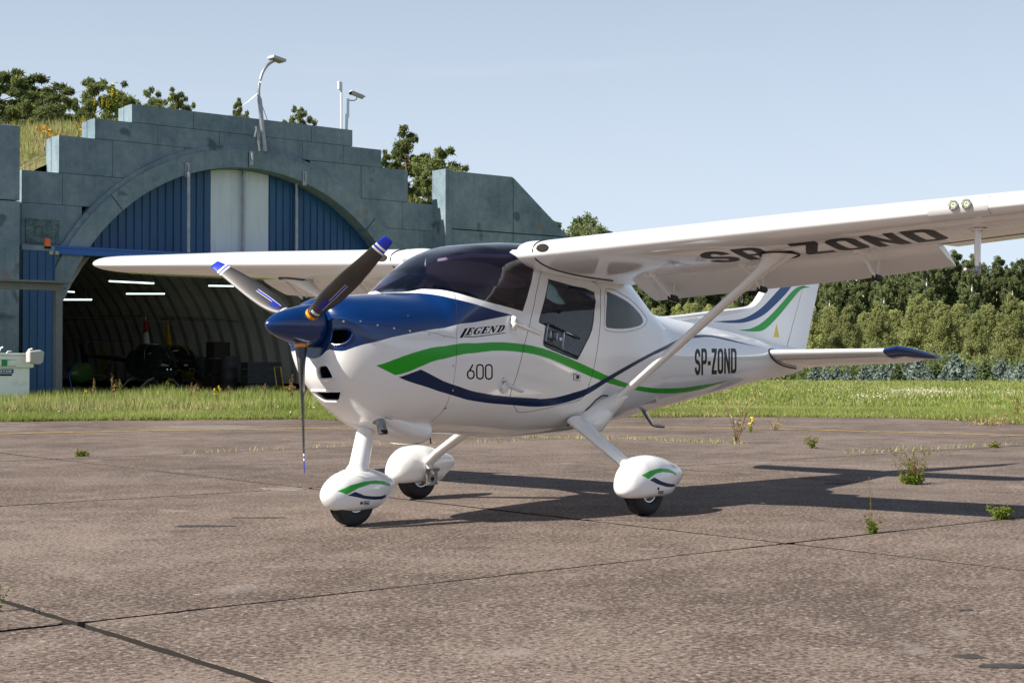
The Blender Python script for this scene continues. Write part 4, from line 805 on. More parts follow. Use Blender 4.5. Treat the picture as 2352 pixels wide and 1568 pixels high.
# ================================================================ the aircraft
RA = reg(900, 850, .5102); RB = reg(1800, 850, .5102); RC = reg(1420, 900, .2551); RD = reg(960, 1050, .2551); RE = reg(1950, 1000, .2551); RG = reg(2640, 700, .5102); RH = reg(1100, 1500, .5102); RI = reg(2000, 1400, .5102)
AC = empty('light_aircraft'); tag(AC, 'white high-wing light aircraft with blue nose and green stripe parked on the apron', 'aircraft')
FU = Loft([
 # x, top, bottom, widest z, half width, n up, n low
 (1.985, 1.335, 1.01, 1.20, .165, 2., 2.1), (1.97, 1.36, .95, 1.185, .215, 2.1, 2.1), (1.93, 1.372, .865, 1.165, .262, 2.2, 2.15), (1.85, 1.385, .775, 1.14, .315, 2.2, 2.15), (1.72, 1.395, .67, 1.10, .37, 2.3, 2.15),
 (1.6, 1.405, .605, 1.07, .405, 2.4, 2.1), (1.4, 1.415, .56, 1.05, .44, 2.5, 2.05), (1.30, 1.43, .555, 1.04, .455, 2.5, 2.05), (1.2, 1.515, .55, 1.04, .47, 2.55, 2.1),
 (1.05, 1.62, .54, 1.03, .49, 2.7, 2.15), (.85, 1.715, .53, 1.03, .515, 3.0, 2.2), (.65, 1.765, .515, 1.03, .53, 3.3, 2.2), (.3, 1.79, .49, 1.03, .54, 3.5, 2.2),
 (-.3, 1.79, .50, 1.03, .54, 3.5, 2.2), (-.5, 1.765, .52, 1.03, .535, 3.3, 2.2), (-.68, 1.69, .535, 1.03, .52, 3.0, 2.2), (-.86, 1.57, .555, 1.03, .50, 2.75, 2.2), (-1.02, 1.455, .575, 1.03, .485, 2.6, 2.15),
 (-1.15, 1.395, .59, 1.03, .465, 2.5, 2.1), (-1.35, 1.365, .615, 1.03, .44, 2.4, 2.1), (-1.9, 1.32, .685, 1.02, .375, 2.3, 2.1), (-2.6, 1.25, .775, 1.02, .27, 2.2, 2.1), (-3.2, 1.19, .845, 1.02, .175, 2.1, 2.), (-3.7, 1.14, .89, 1.02, .09, 2., 2.), (-3.93, 1.12, .925, 1.02, .035, 2., 2.)])
KS = .45  # theta -> metres-like scale in the flat domain
def T(uv, sm=0, closed=True, step=.03):
    p = FU.trace(uv); p = [(a, b * KS) for a, b in p]
    if sm: p = smooth_poly(p, sm, closed)
    return dens(p, step, closed)
H90 = math.pi / 2 * KS
wind_base = T(RC([(2115, 1050), (1700, 935), (1400, 850), (1180, 785), (1000, 746), (800, 726), (620, 722)]), 3, False)      # from the side corner forward
wb_last = wind_base[-1]
wind_base += smooth_poly([wb_last, ((wb_last[0] + 1.315) / 2 + .02, (wb_last[1] + H90) / 2), (1.315, H90)], 4, False)[1:]
wside = T(RC([(2280, 440), (2210, 740), (2118, 1048)]), 2, False)
th_root = float(FU.theta(.6, 1.70)) * KS; th_roof = float(FU.theta(.3, 1.735)) * KS
WIND = wside + wind_base[1:] + dens([(1.315, H90), (.12, H90), (.12, th_roof), (.55, th_roof), (.60, th_root)], .04, False)[1:]
bl = T(RA([(2000, 648), (1590, 720), (1300, 775), (1150, 805), (1000, 845), (850, 882), (700, 912), (600, 918), (520, 912)]), 3, False)
strip_lo = T(RC([(500, 776), (850, 806), (1100, 862), (1400, 935), (1700, 1030), (1960, 1097)]), 3, False)
BLUE = [(1.985, H90), (1.385, H90)] + smooth_poly([(1.385, H90), ((1.385 + strip_lo[0][0]) / 2 + .02, (H90 + strip_lo[0][1]) / 2), tuple(strip_lo[0])], 5, False)[1:] + strip_lo[1:-1] + bl[0:] + [(1.985, bl[-1][1] - .06)]
BLUE = dens(BLUE, .04)
DOOR = T(RB([(475, 312), (640, 350), (860, 418), (885, 540), (872, 830), (825, 1080), (785, 1200), (735, 1272), (600, 1305), (310, 1364), (265, 1340), (235, 1275), (232, 1190), (330, 850), (410, 500), (450, 335)]), 2)
DWIN = T(RB([(520, 394), (680, 438), (836, 483), (838, 620), (820, 760), (770, 870), (722, 962), (700, 970), (600, 932), (485, 882), (466, 850), (480, 760), (482, 725), (442, 705), (436, 685), (470, 560), (504, 404)]), 2)
RWIN = T(RB([(940, 480), (1050, 530), (1130, 590), (1185, 655), (1198, 705), (1150, 735), (1050, 750), (950, 745), (924, 720), (928, 600), (934, 490)]), 2)
def TS(*segs): 
    out = []
    for q in segs: out += T(q, 3, False)[:-1]
    return out
GREEN = TS(RA([(1000, 1020), (1200, 950), (1400, 890), (1600, 860), (1850, 848), (2080, 862)]) + RB([(500, 905), (700, 985), (820, 1040), (950, 1100), (1100, 1155), (1200, 1175), (1350, 1187), (1500, 1182), (1650, 1160), (1830, 1127)]),
 RB([(1830, 1127), (1700, 1172), (1550, 1210), (1400, 1225), (1250, 1218), (1100, 1190), (950, 1150), (800, 1095), (650, 1030), (500, 965), (330, 925)]) + RA([(1850, 912), (1600, 945), (1400, 995), (1140, 1090)]), RA([(1140, 1090), (1070, 1055), (1000, 1020)]))
NAVY = TS(RA([(1330, 1048), (1450, 1110), (1600, 1170), (1800, 1225), (2000, 1250), (2200, 1262)]) + RB([(400, 1265), (550, 1255), (700, 1215), (800, 1180), (950, 1095), (1100, 1010), (1250, 930), (1400, 855), (1500, 810), (1600, 795), (1700, 798), (1850, 830), (2055, 885)]),
 RB([(2055, 885), (1850, 843), (1700, 812), (1600, 815), (1500, 834), (1400, 885), (1250, 955), (1100, 1040), (950, 1130), (800, 1225), (700, 1270), (550, 1310), (400, 1322)]) + RA([(2000, 1310), (1800, 1292), (1600, 1250), (1450, 1205), (1165, 1105)]), RA([(1165, 1105), (1250, 1077), (1330, 1048)]))
REc = reg(1050, 1350, .2551)
CHIN1 = T(REc([(562, 100), (600, 72), (675, 66), (715, 92), (755, 165), (788, 240), (780, 276), (700, 283), (600, 280), (562, 240), (555, 160)]), 2, True, .02)
CHIN2 = T(REc([(580, 446), (740, 446), (895, 446), (900, 530), (885, 580), (850, 615), (740, 622), (640, 620), (612, 590), (595, 520)]), 2, True, .02)
CHIN2 = [(a, b if b > -1.42 * KS else -1.64 * KS) for a, b in [tuple(q_) for q_ in CHIN2]]
RFR = T(RB([(925, 455), (1050, 500), (1150, 575), (1215, 655), (1228, 700), (1180, 745), (1060, 775), (940, 765), (912, 730), (918, 600)]), 2)
INLET = T(RD([(1140, 722), (1300, 712), (1390, 735), (1418, 785), (1395, 860), (1320, 925), (1210, 950), (1120, 945), (1110, 850)]), 2, True, .02)
seam_x = T([(1041, 668), (1047, 690), (1050, 740), (1049, 780), (1046, 850), (1036, 900), (1016, 945), (990, 968)], 3, False)
sx_fn = lambda th: np.interp(th, [p[1] for p in seam_x[::-1]], [p[0] for p in seam_x[::-1]])
seam_full = [(seam_x[-1][0], -H90)] + seam_x[::-1] + [(seam_x[0][0], H90)]
seam_h = T([(748, 743), (800, 743), (900, 748), (1000, 765), (1049, 777)], 3, False)
seam_h = [(1.985, seam_h[0][1])] + seam_h
sh_fn = lambda x: np.interp(x, [p[0] for p in seam_h[::-1]], [p[1] for p in seam_h[::-1]])
def ttext(s, font, quad, **k):
    o, h = text(s, font, **k); q = lambda ps: [T(p, 0, True, .02) for p in warp([dens(z_, .035) for z_ in ps], *quad)]
    return q(o), q(h)
T1 = ttext('SP-ZOND', HV, RB([(1578, 895), (1886, 893), (1886, 1075), (1578, 1093)]), gap=.06)
T2 = ttext('600', TH, RA([(1665, 1007), (1858, 1008), (1858, 1125), (1665, 1120)]), gap=.06)
T3 = ttext('LEGEND', SF, RC([(1235, 1300), (1845, 1248), (1820, 1350), (1205, 1408)]), gap=.05)
UL = [T(RC([(1262, 1412), (1840, 1360), (1885, 1362), (1840, 1372), (1250, 1428)]))]
AFT = dens(smooth_poly([(-.66, R(52) * KS), (-.60, R(66) * KS), (-.58, H90 + .03), (-1.06, H90 + .03), (-1.08, R(66) * KS), (-1.04, R(50) * KS), (-.85, R(46) * KS)], 3), .03)
def any_in(ps, C):
    r = np.zeros(len(C), bool)
    for p in ps: r |= inside(p, C)
    return r
outline = dens([(1.985, -H90), (1.985, H90), (-3.93, H90), (-3.93, -H90)], .05)
GX = np.concatenate([np.arange(-3.9, 1.3, .05), np.arange(1.3, 1.98, .03)]); GX[1] = GX[1]
def fus_side(sgn, lettered):
    curves = [(p, True) for p in (WIND, BLUE, DOOR, DWIN, RWIN, GREEN, NAVY, INLET, CHIN1, CHIN2, AFT)] + [(seam_full, False), (seam_h, False)]
    if lettered:
        for T_ in (T1, T2, T3, (UL, [])): curves += [(p, True) for p in T_[0] + T_[1]]
    V, F, C = triangulate(outline, curves, GX, np.arange(-H90 + .03, H90, .035))
    mi = np.zeros(len(F), int)                                    # 0 white 1 blue 2 green 3 navy 4 ink
    mi[inside(GREEN, C)] = 2; mi[inside(NAVY, C)] = 3; mi[inside(BLUE, C)] = 1
    if lettered:
        for T_ in (T1, T2, T3, (UL, [])): mi[any_in(T_[0], C) & ~any_in(T_[1], C)] = 4
    part = np.zeros(len(F), int)
    front = C[:, 0] > sx_fn(C[:, 1]); upper = C[:, 1] > sh_fn(C[:, 0])
    part[front & upper] = 1; part[front & ~upper] = 2
    part[inside(DOOR, C)] = 3; part[inside(DWIN, C)] = 4; part[inside(RWIN, C)] = 5; part[inside(WIND, C)] = 6; part[inside(INLET, C)] = 9; part[inside(AFT, C) & (part == 0)] = 7
    part[inside(CHIN2, C)] = 9
    if lettered: part[inside(CHIN1, C)] = 9
    P_ = FU.P(V[:, 0], V[:, 1] / KS); n = FU.nrm(V[:, 0], V[:, 1] / KS)
    P_[:, 1] *= sgn; n[:, 1] *= sgn
    if sgn < 0: F = F[:, ::-1]
    return P_, n, F, mi, part
sides = [fus_side(1, True), fus_side(-1, False)]
def fus_part(name, k, mats, parent, which=(0, 1), off=0.):
    V, Nn, F, MI = [], [], [], []; n0 = 0
    for w in which:
        P_, n, f, mi, part = sides[w]; s = part == k; f = f[s]; used, inv = np.unique(f, return_inverse=True)
        f2 = inv.reshape(-1, 3); a, b, c = P_[used][f2[:, 0]], P_[used][f2[:, 1]], P_[used][f2[:, 2]]
        fn = np.cross(b - a, c - a); flip = (fn * n[used][f2[:, 0]]).sum(1) < 0; f2[flip] = f2[flip][:, ::-1]
        V.append(P_[used] + n[used] * off); Nn.append(n[used]); F.append(f2 + n0); MI += list(mi[s]); n0 += len(used)
    return mesh(name, np.concatenate(V), np.concatenate(F), mats, parent, True, MI, np.concatenate(Nn))
def skinmat(name, src, inner=(.45, .45, .44)):
    """outside paint, inside lining"""
    m = src.copy(); m.name = name; t = m.node_tree; o = [n for n in t.nodes if n.type == 'OUTPUT_MATERIAL'][0]; b = t.nodes['Principled BSDF']
    d = t.nodes.new('ShaderNodeBsdfDiffuse'); d.inputs[0].default_value = (*inner, 1); g = t.nodes.new('ShaderNodeNewGeometry'); x = t.nodes.new('ShaderNodeMixShader')
    t.links.new(g.outputs['Backfacing'], x.inputs[0]); t.links.new(b.outputs[0], x.inputs[1]); t.links.new(d.outputs[0], x.inputs[2]); t.links.new(x.outputs[0], o.inputs[0]); return m
PM = [skinmat('skin_' + k, M[k]) for k in ('white', 'blue', 'green', 'navy', 'ink')]
fus_part('fuselage', 0, PM, AC)
fus_part('upper_cowling', 1, PM, AC); lowcowl = fus_part('lower_cowling', 2, PM, AC)
fus_part('windshield', 6, [M['wind']] * 5, AC)
fus_part('rear_windscreen', 7, [M['rglass']] * 5, AC)
doorL = fus_part('door', 3, PM, AC, (0,)); doorR = fus_part('door', 3, PM, AC, (1,))
fus_part('window', 4, [M['clear']] * 5, doorL, (0,)); fus_part('window', 4, [M['clear']] * 5, doorR, (1,))
fus_part('rear_window', 5, [M['rglass']] * 5, AC, (0,)); fus_part('rear_window', 5, [M['rglass']] * 5, AC, (1,))
def fpts(p, sgn=1, off=0.):
    a = np.array(p); q = FU.P(a[:, 0], a[:, 1] / KS, off or 1e-6); q[:, 1] *= sgn; return q
def seam(name, p, r, mt, parent, sgn=1, closed=False):
    q = list(fpts(p, sgn)); q = q + [q[0]] if closed else q
    return MB().tube(q, r, 6).build(name, mt, parent, True)
for sgn, dr in ((1, doorL), (-1, doorR)):
    seam('door_seal', DOOR, .0019, M['seal'], dr, sgn, True)
    pass; seam('window_seal', DWIN, .0035, M['seal'], dr, sgn, True); seam('rear_window_joint', RFR, .002, M['steel'], AC, sgn, True)
    # lips round the openings and their ducts
    for (nm, PL, mv, lipm, lr) in [t__ for t__ in (('cooling_inlet', INLET, np.array([-.06, -.10 * sgn, 0]), 'blue', .006), ('air_intake', CHIN1, np.array([-.09, -.02 * sgn, 0]), 'white', .009), ('chin_intake', CHIN2, np.array([-.10, 0, .01]), 'white', .010)) if sgn > 0 or t__[0] == 'cooling_inlet']:
        if nm == 'chin_intake':
            ql = [t_ for t_ in PL if t_[1] > -1.55 * KS]; h0 = [i_ for i_ in range(len(PL)) if PL[i_][1] <= -1.55 * KS]
            if h0: k0 = h0[-1] + 1; ql = [PL[(k0 + i_) % len(PL)] for i_ in range(len(PL)) if PL[(k0 + i_) % len(PL)][1] > -1.55 * KS]
            q = np.concatenate([fpts(ql, 1), fpts(ql, -1)[::-1]])
        else: q = fpts(PL, sgn)
        n = len(q); c = q.mean(0); f1 = .25 if lipm == 'white' else 1.; inn = q * (1 - .1 * f1) + c * .1 * f1 + mv * f1; k2 = q * .7 + c * .3 + mv * 1.6
        mb = MB(); mb.add(np.concatenate([q, inn]), [(i, (i + 1) % n, n + (i + 1) % n, n + i) for i in range(n)], 0)
        mb.add(np.concatenate([inn, k2]), [(i, (i + 1) % n, n + (i + 1) % n, n + i) for i in range(n)] + [tuple(range(n, 2 * n))], 1)
        mb.tube(list(q) + [q[0]], lr, 8, 0)
        mb.build(nm, [M[lipm], M['dark']], lowcowl, True)
    seam('cowling_seam', seam_h, .0011, M['seal'], lowcowl, sgn)
seam('cowling_seam', [p for p in seam_full if p[1] < H90 * .98], .0012, M['seal'], AC)
# small fasteners along the cowling joints
mb = MB()
for uv in [(789, 748), (828, 748), (867, 757), (905, 764), (941, 770), (986, 777), (1020, 782), (1049, 787), (1041, 850), (1040, 906), (1023, 947), (938, 735)]:
    x, t_ = FU.trace([(uv[0], uv[1] - 10)])[0]; p = FU.P(x, t_); n_ = FU.nrm(np.array([x]), np.array([t_]))[0]
    mb.tube([p - n_ * .004, p + n_ * .003], .007, 8)
mb.build('fastener_row', M['alu'], AC, True)
# front bulkhead behind the spinner and the tail cone end
ths = np.linspace(-math.pi, math.pi, 40, endpoint=False)
ring = FU.P(np.full(40, 1.985), np.abs(ths) * 0 + ths)
mb = MB(); mb.add(np.concatenate([ring, ring * 0 + np.array([1.975, 0, 1.204])]), [(i, (i + 1) % 40, 40 + (i + 1) % 40, 40 + i) for i in range(40)]); mb.build('nose_ring', M['blue'], AC)
mb = MB(); mb.lathe([(.0, -.06), (.03, -.045), (.055, 0.), (.06, .05)], 16, 0, (-3.93, 0, 1.02), 'x'); tc_ = mb.build('tail_cone', M['white'], AC, True); tc_.scale = (1, .65, 1.0)
# spinner and blades
PX, PZ = 2.085, 1.204
prof = [(.0, 2.352), (.012, 2.348), (.028, 2.335), (.052, 2.30), (.078, 2.24), (.098, 2.17), (.114, 2.10), (.124, 2.04), (.129, 1.995), (.126, 1.993)]
MB().lathe([(r_, x) for r_, x in prof], 48, 0, (0, 0, PZ), 'x').build('spinner', M['blue'], AC, True)
def blade(ang, label=None):
    st = [(.09, .036, .036, 60, 0), (.13, .038, .036, 60, 0), (.17, .046, .030, 58, .0), (.24, .060, .020, 54, .002), (.34, .068, .014, 50, .004), (.46, .066, .010, 47, .004), (.58, .058, .008, 45, .002), (.70, .048, .007, 43, -.002), (.79, .039, .005, 42, -.006), (.845, .033, .004, 42, -.009), (.862, .029, .003, 42, -.010)]
    n = 20; V = []; MI = []; F = []
    rs = [a[0] for a in st]; fs = [pchip(rs, [a[i] for a in st]) for i in range(1, 5)]
    R_ = list(np.linspace(.09, .862, 40)); R_ += [.790, .775, .762, .748]; R_ = sorted(R_)
    e = np.array([0, math.sin(ang), math.cos(ang)]); tang = np.array([0, math.cos(ang), -math.sin(ang)]); ax_ = np.array([1., 0, 0])
    for rr_ in R_:
        ch, tk, tw, off = [float(f(rr_)) for f in fs]; tw = R(tw)
        cd = tang * math.cos(tw) - ax_ * math.sin(tw); nd = tang * math.sin(tw) + ax_ * math.cos(tw)
        for j in range(n):
            w = 2 * math.pi * j / n
            V.append(np.array([PX, 0, PZ]) + e * rr_ + cd * (math.cos(w) * ch * .95 + off) + nd * (math.sin(w) * tk))
    for i in range(len(R_) - 1):
        rm = (R_[i] + R_[i + 1]) / 2; m = 0
        if rm > .79: m = 1
        elif rm > .775: m = 2
        elif rm > .762: m = 1
        elif rm > .748: m = 2
        for j in range(n): F.append((i * n + j, i * n + (j + 1) % n, (i + 1) * n + (j + 1) % n, (i + 1) * n + j)); MI.append(m)
    F.append(tuple((len(R_) - 1) * n + j for j in range(n))); MI.append(1)
    b = mesh('propeller_blade', V, F, [M['carbon'], M['tipblue'], M['tipwhite']], AC, True, MI)
    p0 = np.array([PX, 0, PZ])
    MB().tube([p0 + e * .098, p0 + e * .128], .040, 20).build('cuff', M['orange'], b, True)
    # printed band and letters on the front face
    ch, tk, tw, off = [float(f(.26)) for f in fs]
    def pt(rad, a):   # a across the chord -1..1
        ch, tk, tw, off = [float(f(rad)) for f in fs]; tw = R(tw); cd = tang * math.cos(tw) - ax_ * math.sin(tw); nd = tang * math.sin(tw) + ax_ * math.cos(tw)
        return p0 + e * rad + cd * (a * ch * .95 + off) + nd * (math.sqrt(max(0, 1 - a * a)) * tk + .0012)
    mb = MB()
    for (a0, a1, r0, r1, m) in ((.10, .24, .20, .44, 0), (.27, .31, .20, .44, 1), (.03, .07, .28, .44, 1)):
        k = 10; V2 = []
        for i in range(k + 1):
            rad = r0 + (r1 - r0) * i / k; V2 += [pt(rad, a0), pt(rad, a1)]
        mb.add(V2, [(2 * i, 2 * i + 1, 2 * i + 3, 2 * i + 2) for i in range(k)], m)
    o_, h_ = text('DUC', HV, gap=.08)
    for p in o_ :
        Vt, Ft, Ct = triangulate(dens([(q[0] * 1.2, q[1]) for q in p], .1), [], np.arange(-.2, 2., .1), np.arange(-.1, 1.2, .1))
        hm = ~any_in([[(q[0] * 1.2, q[1]) for q in hh] for hh in h_], Ct) if h_ else np.ones(len(Ct), bool)
        mb.add([pt(.20 + .085 * v[0] / 1.2, .02 - v[1] * .45) for v in Vt], [tuple(f_) for f_ in Ft[hm]], 0)
    for i in range(7):
        r0 = .150; a0 = -.75 + i * .2; mb.add([pt(r0, a0), pt(r0, a0 + .14), pt(r0 + .016, a0 + .14), pt(r0 + .016, a0)], [(0, 1, 2, 3)], 2)
    mb.build('blade_print', [M['tipblue'], M['tipwhite'], M['tipwhite']], b)
    return b
for a in (180 - 2.5, 180 - 2.5 + 120, 180 - 2.5 - 120): blade(R(a))
# ---- wings
def airfoil(n=30, th=.15, cam=.022, cut=1.0):
    x = cut * .5 * (1 - np.cos(np.linspace(0, math.pi, n)))
    yt = 5 * th * (.2969 * np.sqrt(x) - .126 * x - .3516 * x**2 + .2843 * x**3 - .1015 * x**4) + .002
    p = .4; yc = np.where(x < p, cam / p**2 * (2 * p * x - x**2), cam / (1 - p)**2 * (1 - 2 * p + 2 * p * x - x**2))
    return np.concatenate([np.stack([x, yc + yt], 1)[::-1], np.stack([x, yc - yt], 1)[1:]])
def wsec(y):
    """leading edge x, chord, z, thickness at |y|"""
    a = abs(y)
    lex = np.interp(a, [.40, .415, .43, .46, .50, .6, 2.3, 3.9, 4.1, 4.2, 4.25], [.22, .43, .545, .64, .69, .68, .68, .62, .60, .54, .42]); ch = np.interp(a, [.40, .415, .43, .46, .50, .6, 2.3, 3.9, 4.1, 4.2, 4.25], [.76, .97, 1.085, 1.18, 1.23, 1.22, 1.20, 1.02, .96, .84, .62])
    z = 1.690 + .036 * (a - .6); th = np.interp(a, [.40, .415, .43, .46, .50, .6, 2.3, 3.9, 4.12, 4.2, 4.25], [.10, .12, .14, .155, .165, .16, .155, .14, .13, .09, .03])
    return lex, ch, z, th
def INCf(y): return R(7.2 - 1.0 * (abs(y) - .6))
def wpt(y, c, low=True, off=0.):
    lex, ch, z, th = wsec(y); A_ = airfoil(60, th); k = len(A_) // 2 + 0
    lo_ = A_[59:]; up_ = A_[:60][::-1]; S_ = lo_ if low else up_
    t_ = np.interp(c, S_[:, 0], S_[:, 1]); INC = INCf(y); x = lex - c * ch * math.cos(INC)
    return np.array([x, y, z - c * ch * math.sin(INC) + t_ * ch + (-off if low else off)])
def wing_shell(mb, ys, cut=1.0, m=0):
    n = 30; k = 2 * n - 1; V = []
    for y in ys:
        lex, ch, z, th = wsec(y); A_ = airfoil(n, th, cut=cut); INC = INCf(y)
        for a, b in A_: V.append((lex - a * ch * math.cos(INC), y, z - a * ch * math.sin(INC) + b * ch))
    F = [(i * k + j, i * k + j + 1, (i + 1) * k + j + 1, (i + 1) * k + j) for i in range(len(ys) - 1) for j in range(k - 1)]
    F += [(i * k, (i + 1) * k, (i + 1) * k + k - 1, i * k + k - 1) for i in range(len(ys) - 1)]
    F += [tuple(range(k)), tuple((len(ys) - 1) * k + j for j in range(k))[::-1]]
    mb.add(V, F, m)
FY0, FY1, FC = .73, 2.93, .755
for s in (1, -1):
    mb = MB(); wing_shell(mb, [s * y for y in (.40, .405, .415, .422, .43, .445, .46, .48, .50, .55, .6, FY0)]); wing_shell(mb, [s * y for y in np.linspace(FY0, FY1, 9)], FC)
    wing_shell(mb, [s * y for y in list(np.linspace(FY1, 3.9, 6)) + [4.0, 4.08, 4.14, 4.18, 4.21, 4.23, 4.245, 4.25]])
    wg = mb.build('wing', M['white'], AC, True, angle=38)
    # root joint line
    rl = [wpt(s * .62, c, True, .001) for c in np.linspace(0, .72, 24)] ; ru = [wpt(s * .62, c, False, .001) for c in np.linspace(.12, 0, 10)]
    MB().tube(ru + rl, .006, 6).build('root_joint', M['seal'], wg, True)
    # flap, let down
    fl = MB(); V = []; n = 16; k = 2 * n - 1; ys = np.linspace(FY0 + .01, FY1 - .01, 8)
    for y in ys:
        lex, ch, z, th = wsec(y); hx, hz = wpt(s * y, FC + .005, True)[[0, 2]]; hz += .022; fc = ch * .27; a_ = INCf(y) + R(21)
        for a, b in airfoil(n, .14, .01):
            V.append((hx - (a * fc) * math.cos(a_) + (b * fc) * -math.sin(a_) , s * y, hz - a * fc * math.sin(a_) + b * fc * math.cos(a_)))
    F = [(i * k + j, i * k + j + 1, (i + 1) * k + j + 1, (i + 1) * k + j) for i in range(len(ys) - 1) for j in range(k - 1)] + [(i * k, (i + 1) * k, (i + 1) * k + k - 1, i * k + k - 1) for i in range(len(ys) - 1)] + [tuple(range(k)), tuple((len(ys) - 1) * k + j for j in range(k))[::-1]]
    fl.add(V, F); fl.build('flap', M['white'], wg, True, angle=40)
    # flap brackets: two thin arms meeting at a black-capped hinge
    for yb in (1.02, 1.70, 2.50):
        y = s * yb; a = wpt(y, .62, True); b = wpt(y, .80, True); hx = b[0] - .03; hz = a[2] - .145
        mb = MB(); mb.tube([a + (0, 0, .01), (hx + .02, y, hz)], [.022, .010], 8, 0, sq=(.5, 1)); mb.tube([b + (-.06, 0, -.0), (hx, y, hz)], .009, 8, 0, sq=(.6, 1)); mb.lathe([(.0, -.02), (.034, -.014), (.036, .0), (.02, .012), (0, .013)], 10, 0, (a[0], y, a[2]), 'z')
        mb.tube([(hx + .035, y, hz), (hx - .035, y, hz - .006)], .021, 12, 1)
        mb.build('flap_bracket', [M['white'], M['seal']], wg, True)
    # aileron line
    MB().tube([wpt(s * y, .76, True, .0005) for y in np.linspace(FY1 + .02, 4.0, 8)], .003, 6).build('aileron_gap', M['seal'], wg, True)
    # vent screen on the nose
    yv = s * .70; p = wpt(yv, .0, True); mb = MB()
    V = [(.0, 0, 0)]; ring = []
    for j in range(20):
        w = 2 * math.pi * j / 20; ring.append((.05 * math.cos(w) * (1 if abs(math.cos(w)) < .7 else 1), .026 * math.sin(w)))
    mb.add([(p[0] + .004 - .6 * (b**2) * 8, yv + a, p[2] + .012 + b) for a, b in ring], [tuple(range(20))], 0)
    for j in range(-4, 5):
        mb.tube([(p[0] + .006, yv + j * .010 - .012, p[2] + .012 - .02 * math.sqrt(1 - (j / 5)**2)), (p[0] + .006, yv + j * .010 + .012, p[2] + .012 + .02 * math.sqrt(1 - (j / 5)**2))], .0016, 4, 1)
    mb.build('air_vent', [M['dark'], M['alu']], wg)
    # strut with flared fairing at the top, cuff at the bottom
    yt, xt = 2.10, .18; top = wpt(s * yt, (wsec(yt)[0] - xt) / wsec(yt)[1], True); top[0] = xt
    bot = np.array([-.30, s * .50, .68]); d = (bot - top); Ls = np.linalg.norm(d); d = d / Ls
    path = [top + d * t for t in (.0, .03, .07, .12, .18, .26, .36, .6, .9, 1.2, 1.5, Ls)]
    rad = [.115, .092, .074, .060, .050, .043, .040, .038, .038, .038, .038, .038]
    P0 = [np.array(q) for q in path]
    for i in range(4): P0[i] = P0[i] + np.array([0, 0, [.0, .012, .01, .004][i]])
    mb = MB(); n = 20; V = []
    for i, q in enumerate(P0):
        f_ = min(1, i / 4); nx = np.array([1., 0, 0]); ny = np.array([0, s * 1., 0]) * (1 - f_) + np.cross(nx, d) * (f_ * (1 if np.cross(nx, d)[1] * s > 0 else -1)); ny /= np.linalg.norm(ny)
        for j in range(n):
            w = 2 * math.pi * j / n; V.append(q + nx * rad[i] * 1.25 * math.cos(w) + ny * rad[i] * (.62 + .33 * (1 - f_)) * math.sin(w))
    V = np.array(V)
    for j in range(n): V[j, 2] = wpt(V[j, 1], (wsec(V[j, 1])[0] - V[j, 0]) / wsec(V[j, 1])[1], True)[2] - .001
    mb.add(V, [(i * n + j, i * n + (j + 1) % n, (i + 1) * n + (j + 1) % n, (i + 1) * n + j) for i in range(len(P0) - 1) for j in range(n)])
    stt = mb.build('wing_strut', M['white'], AC, True, angle=60)
    MB().tube([tuple(v - np.array([0, 0, .003])) for v in V[:n]] + [tuple(V[0] - np.array([0, 0, .003]))], .006, 6).build('joint_ring', M['seal'], stt, True)
    rg = top + d * .38 + np.array([0, 0, -.045]); MB().tube([rg + np.array([.012 * math.cos(w), 0, -.02 + .022 * math.sin(w)]) for w in np.linspace(0, 2 * math.pi, 13)], .003, 5, 0, False).build('tie_down_ring', M['alu'], stt, True)
    cf = MB(); q0 = np.array([-.27, s * .47, .62]); pth = [q0 + (0, 0, -.07), q0, q0 + (0.01, s * .02, .06), bot - d * .12]; 
    cp = [np.array([-.20, s * .38, .56]), np.array([-.225, s * .43, .60]), np.array([-.25, s * .475, .645]), np.array([-.285, s * .515, .695]), bot - d * .10, bot - d * .17, bot - d * .2]; cf.tube(cp, [.10, .098, .086, .066, .050, .043, .036], 18, up=(0, 1, 0)); cf.build('strut_cuff', M['white'], stt, True)
    x_ = np.array([-.12, -.135, -.16, -.20, -.25, -.31, -.36, -.385, -.39]); z_ = np.array([.56, .62, .68, .735, .765, .765, .74, .70, .68]); th_ = FU.theta(x_, z_); q_ = FU.P(x_, th_, .002); q_[:, 1] *= s; MB().tube(list(q_), .005, 6).build('cuff_seal', M['seal'], stt, True)
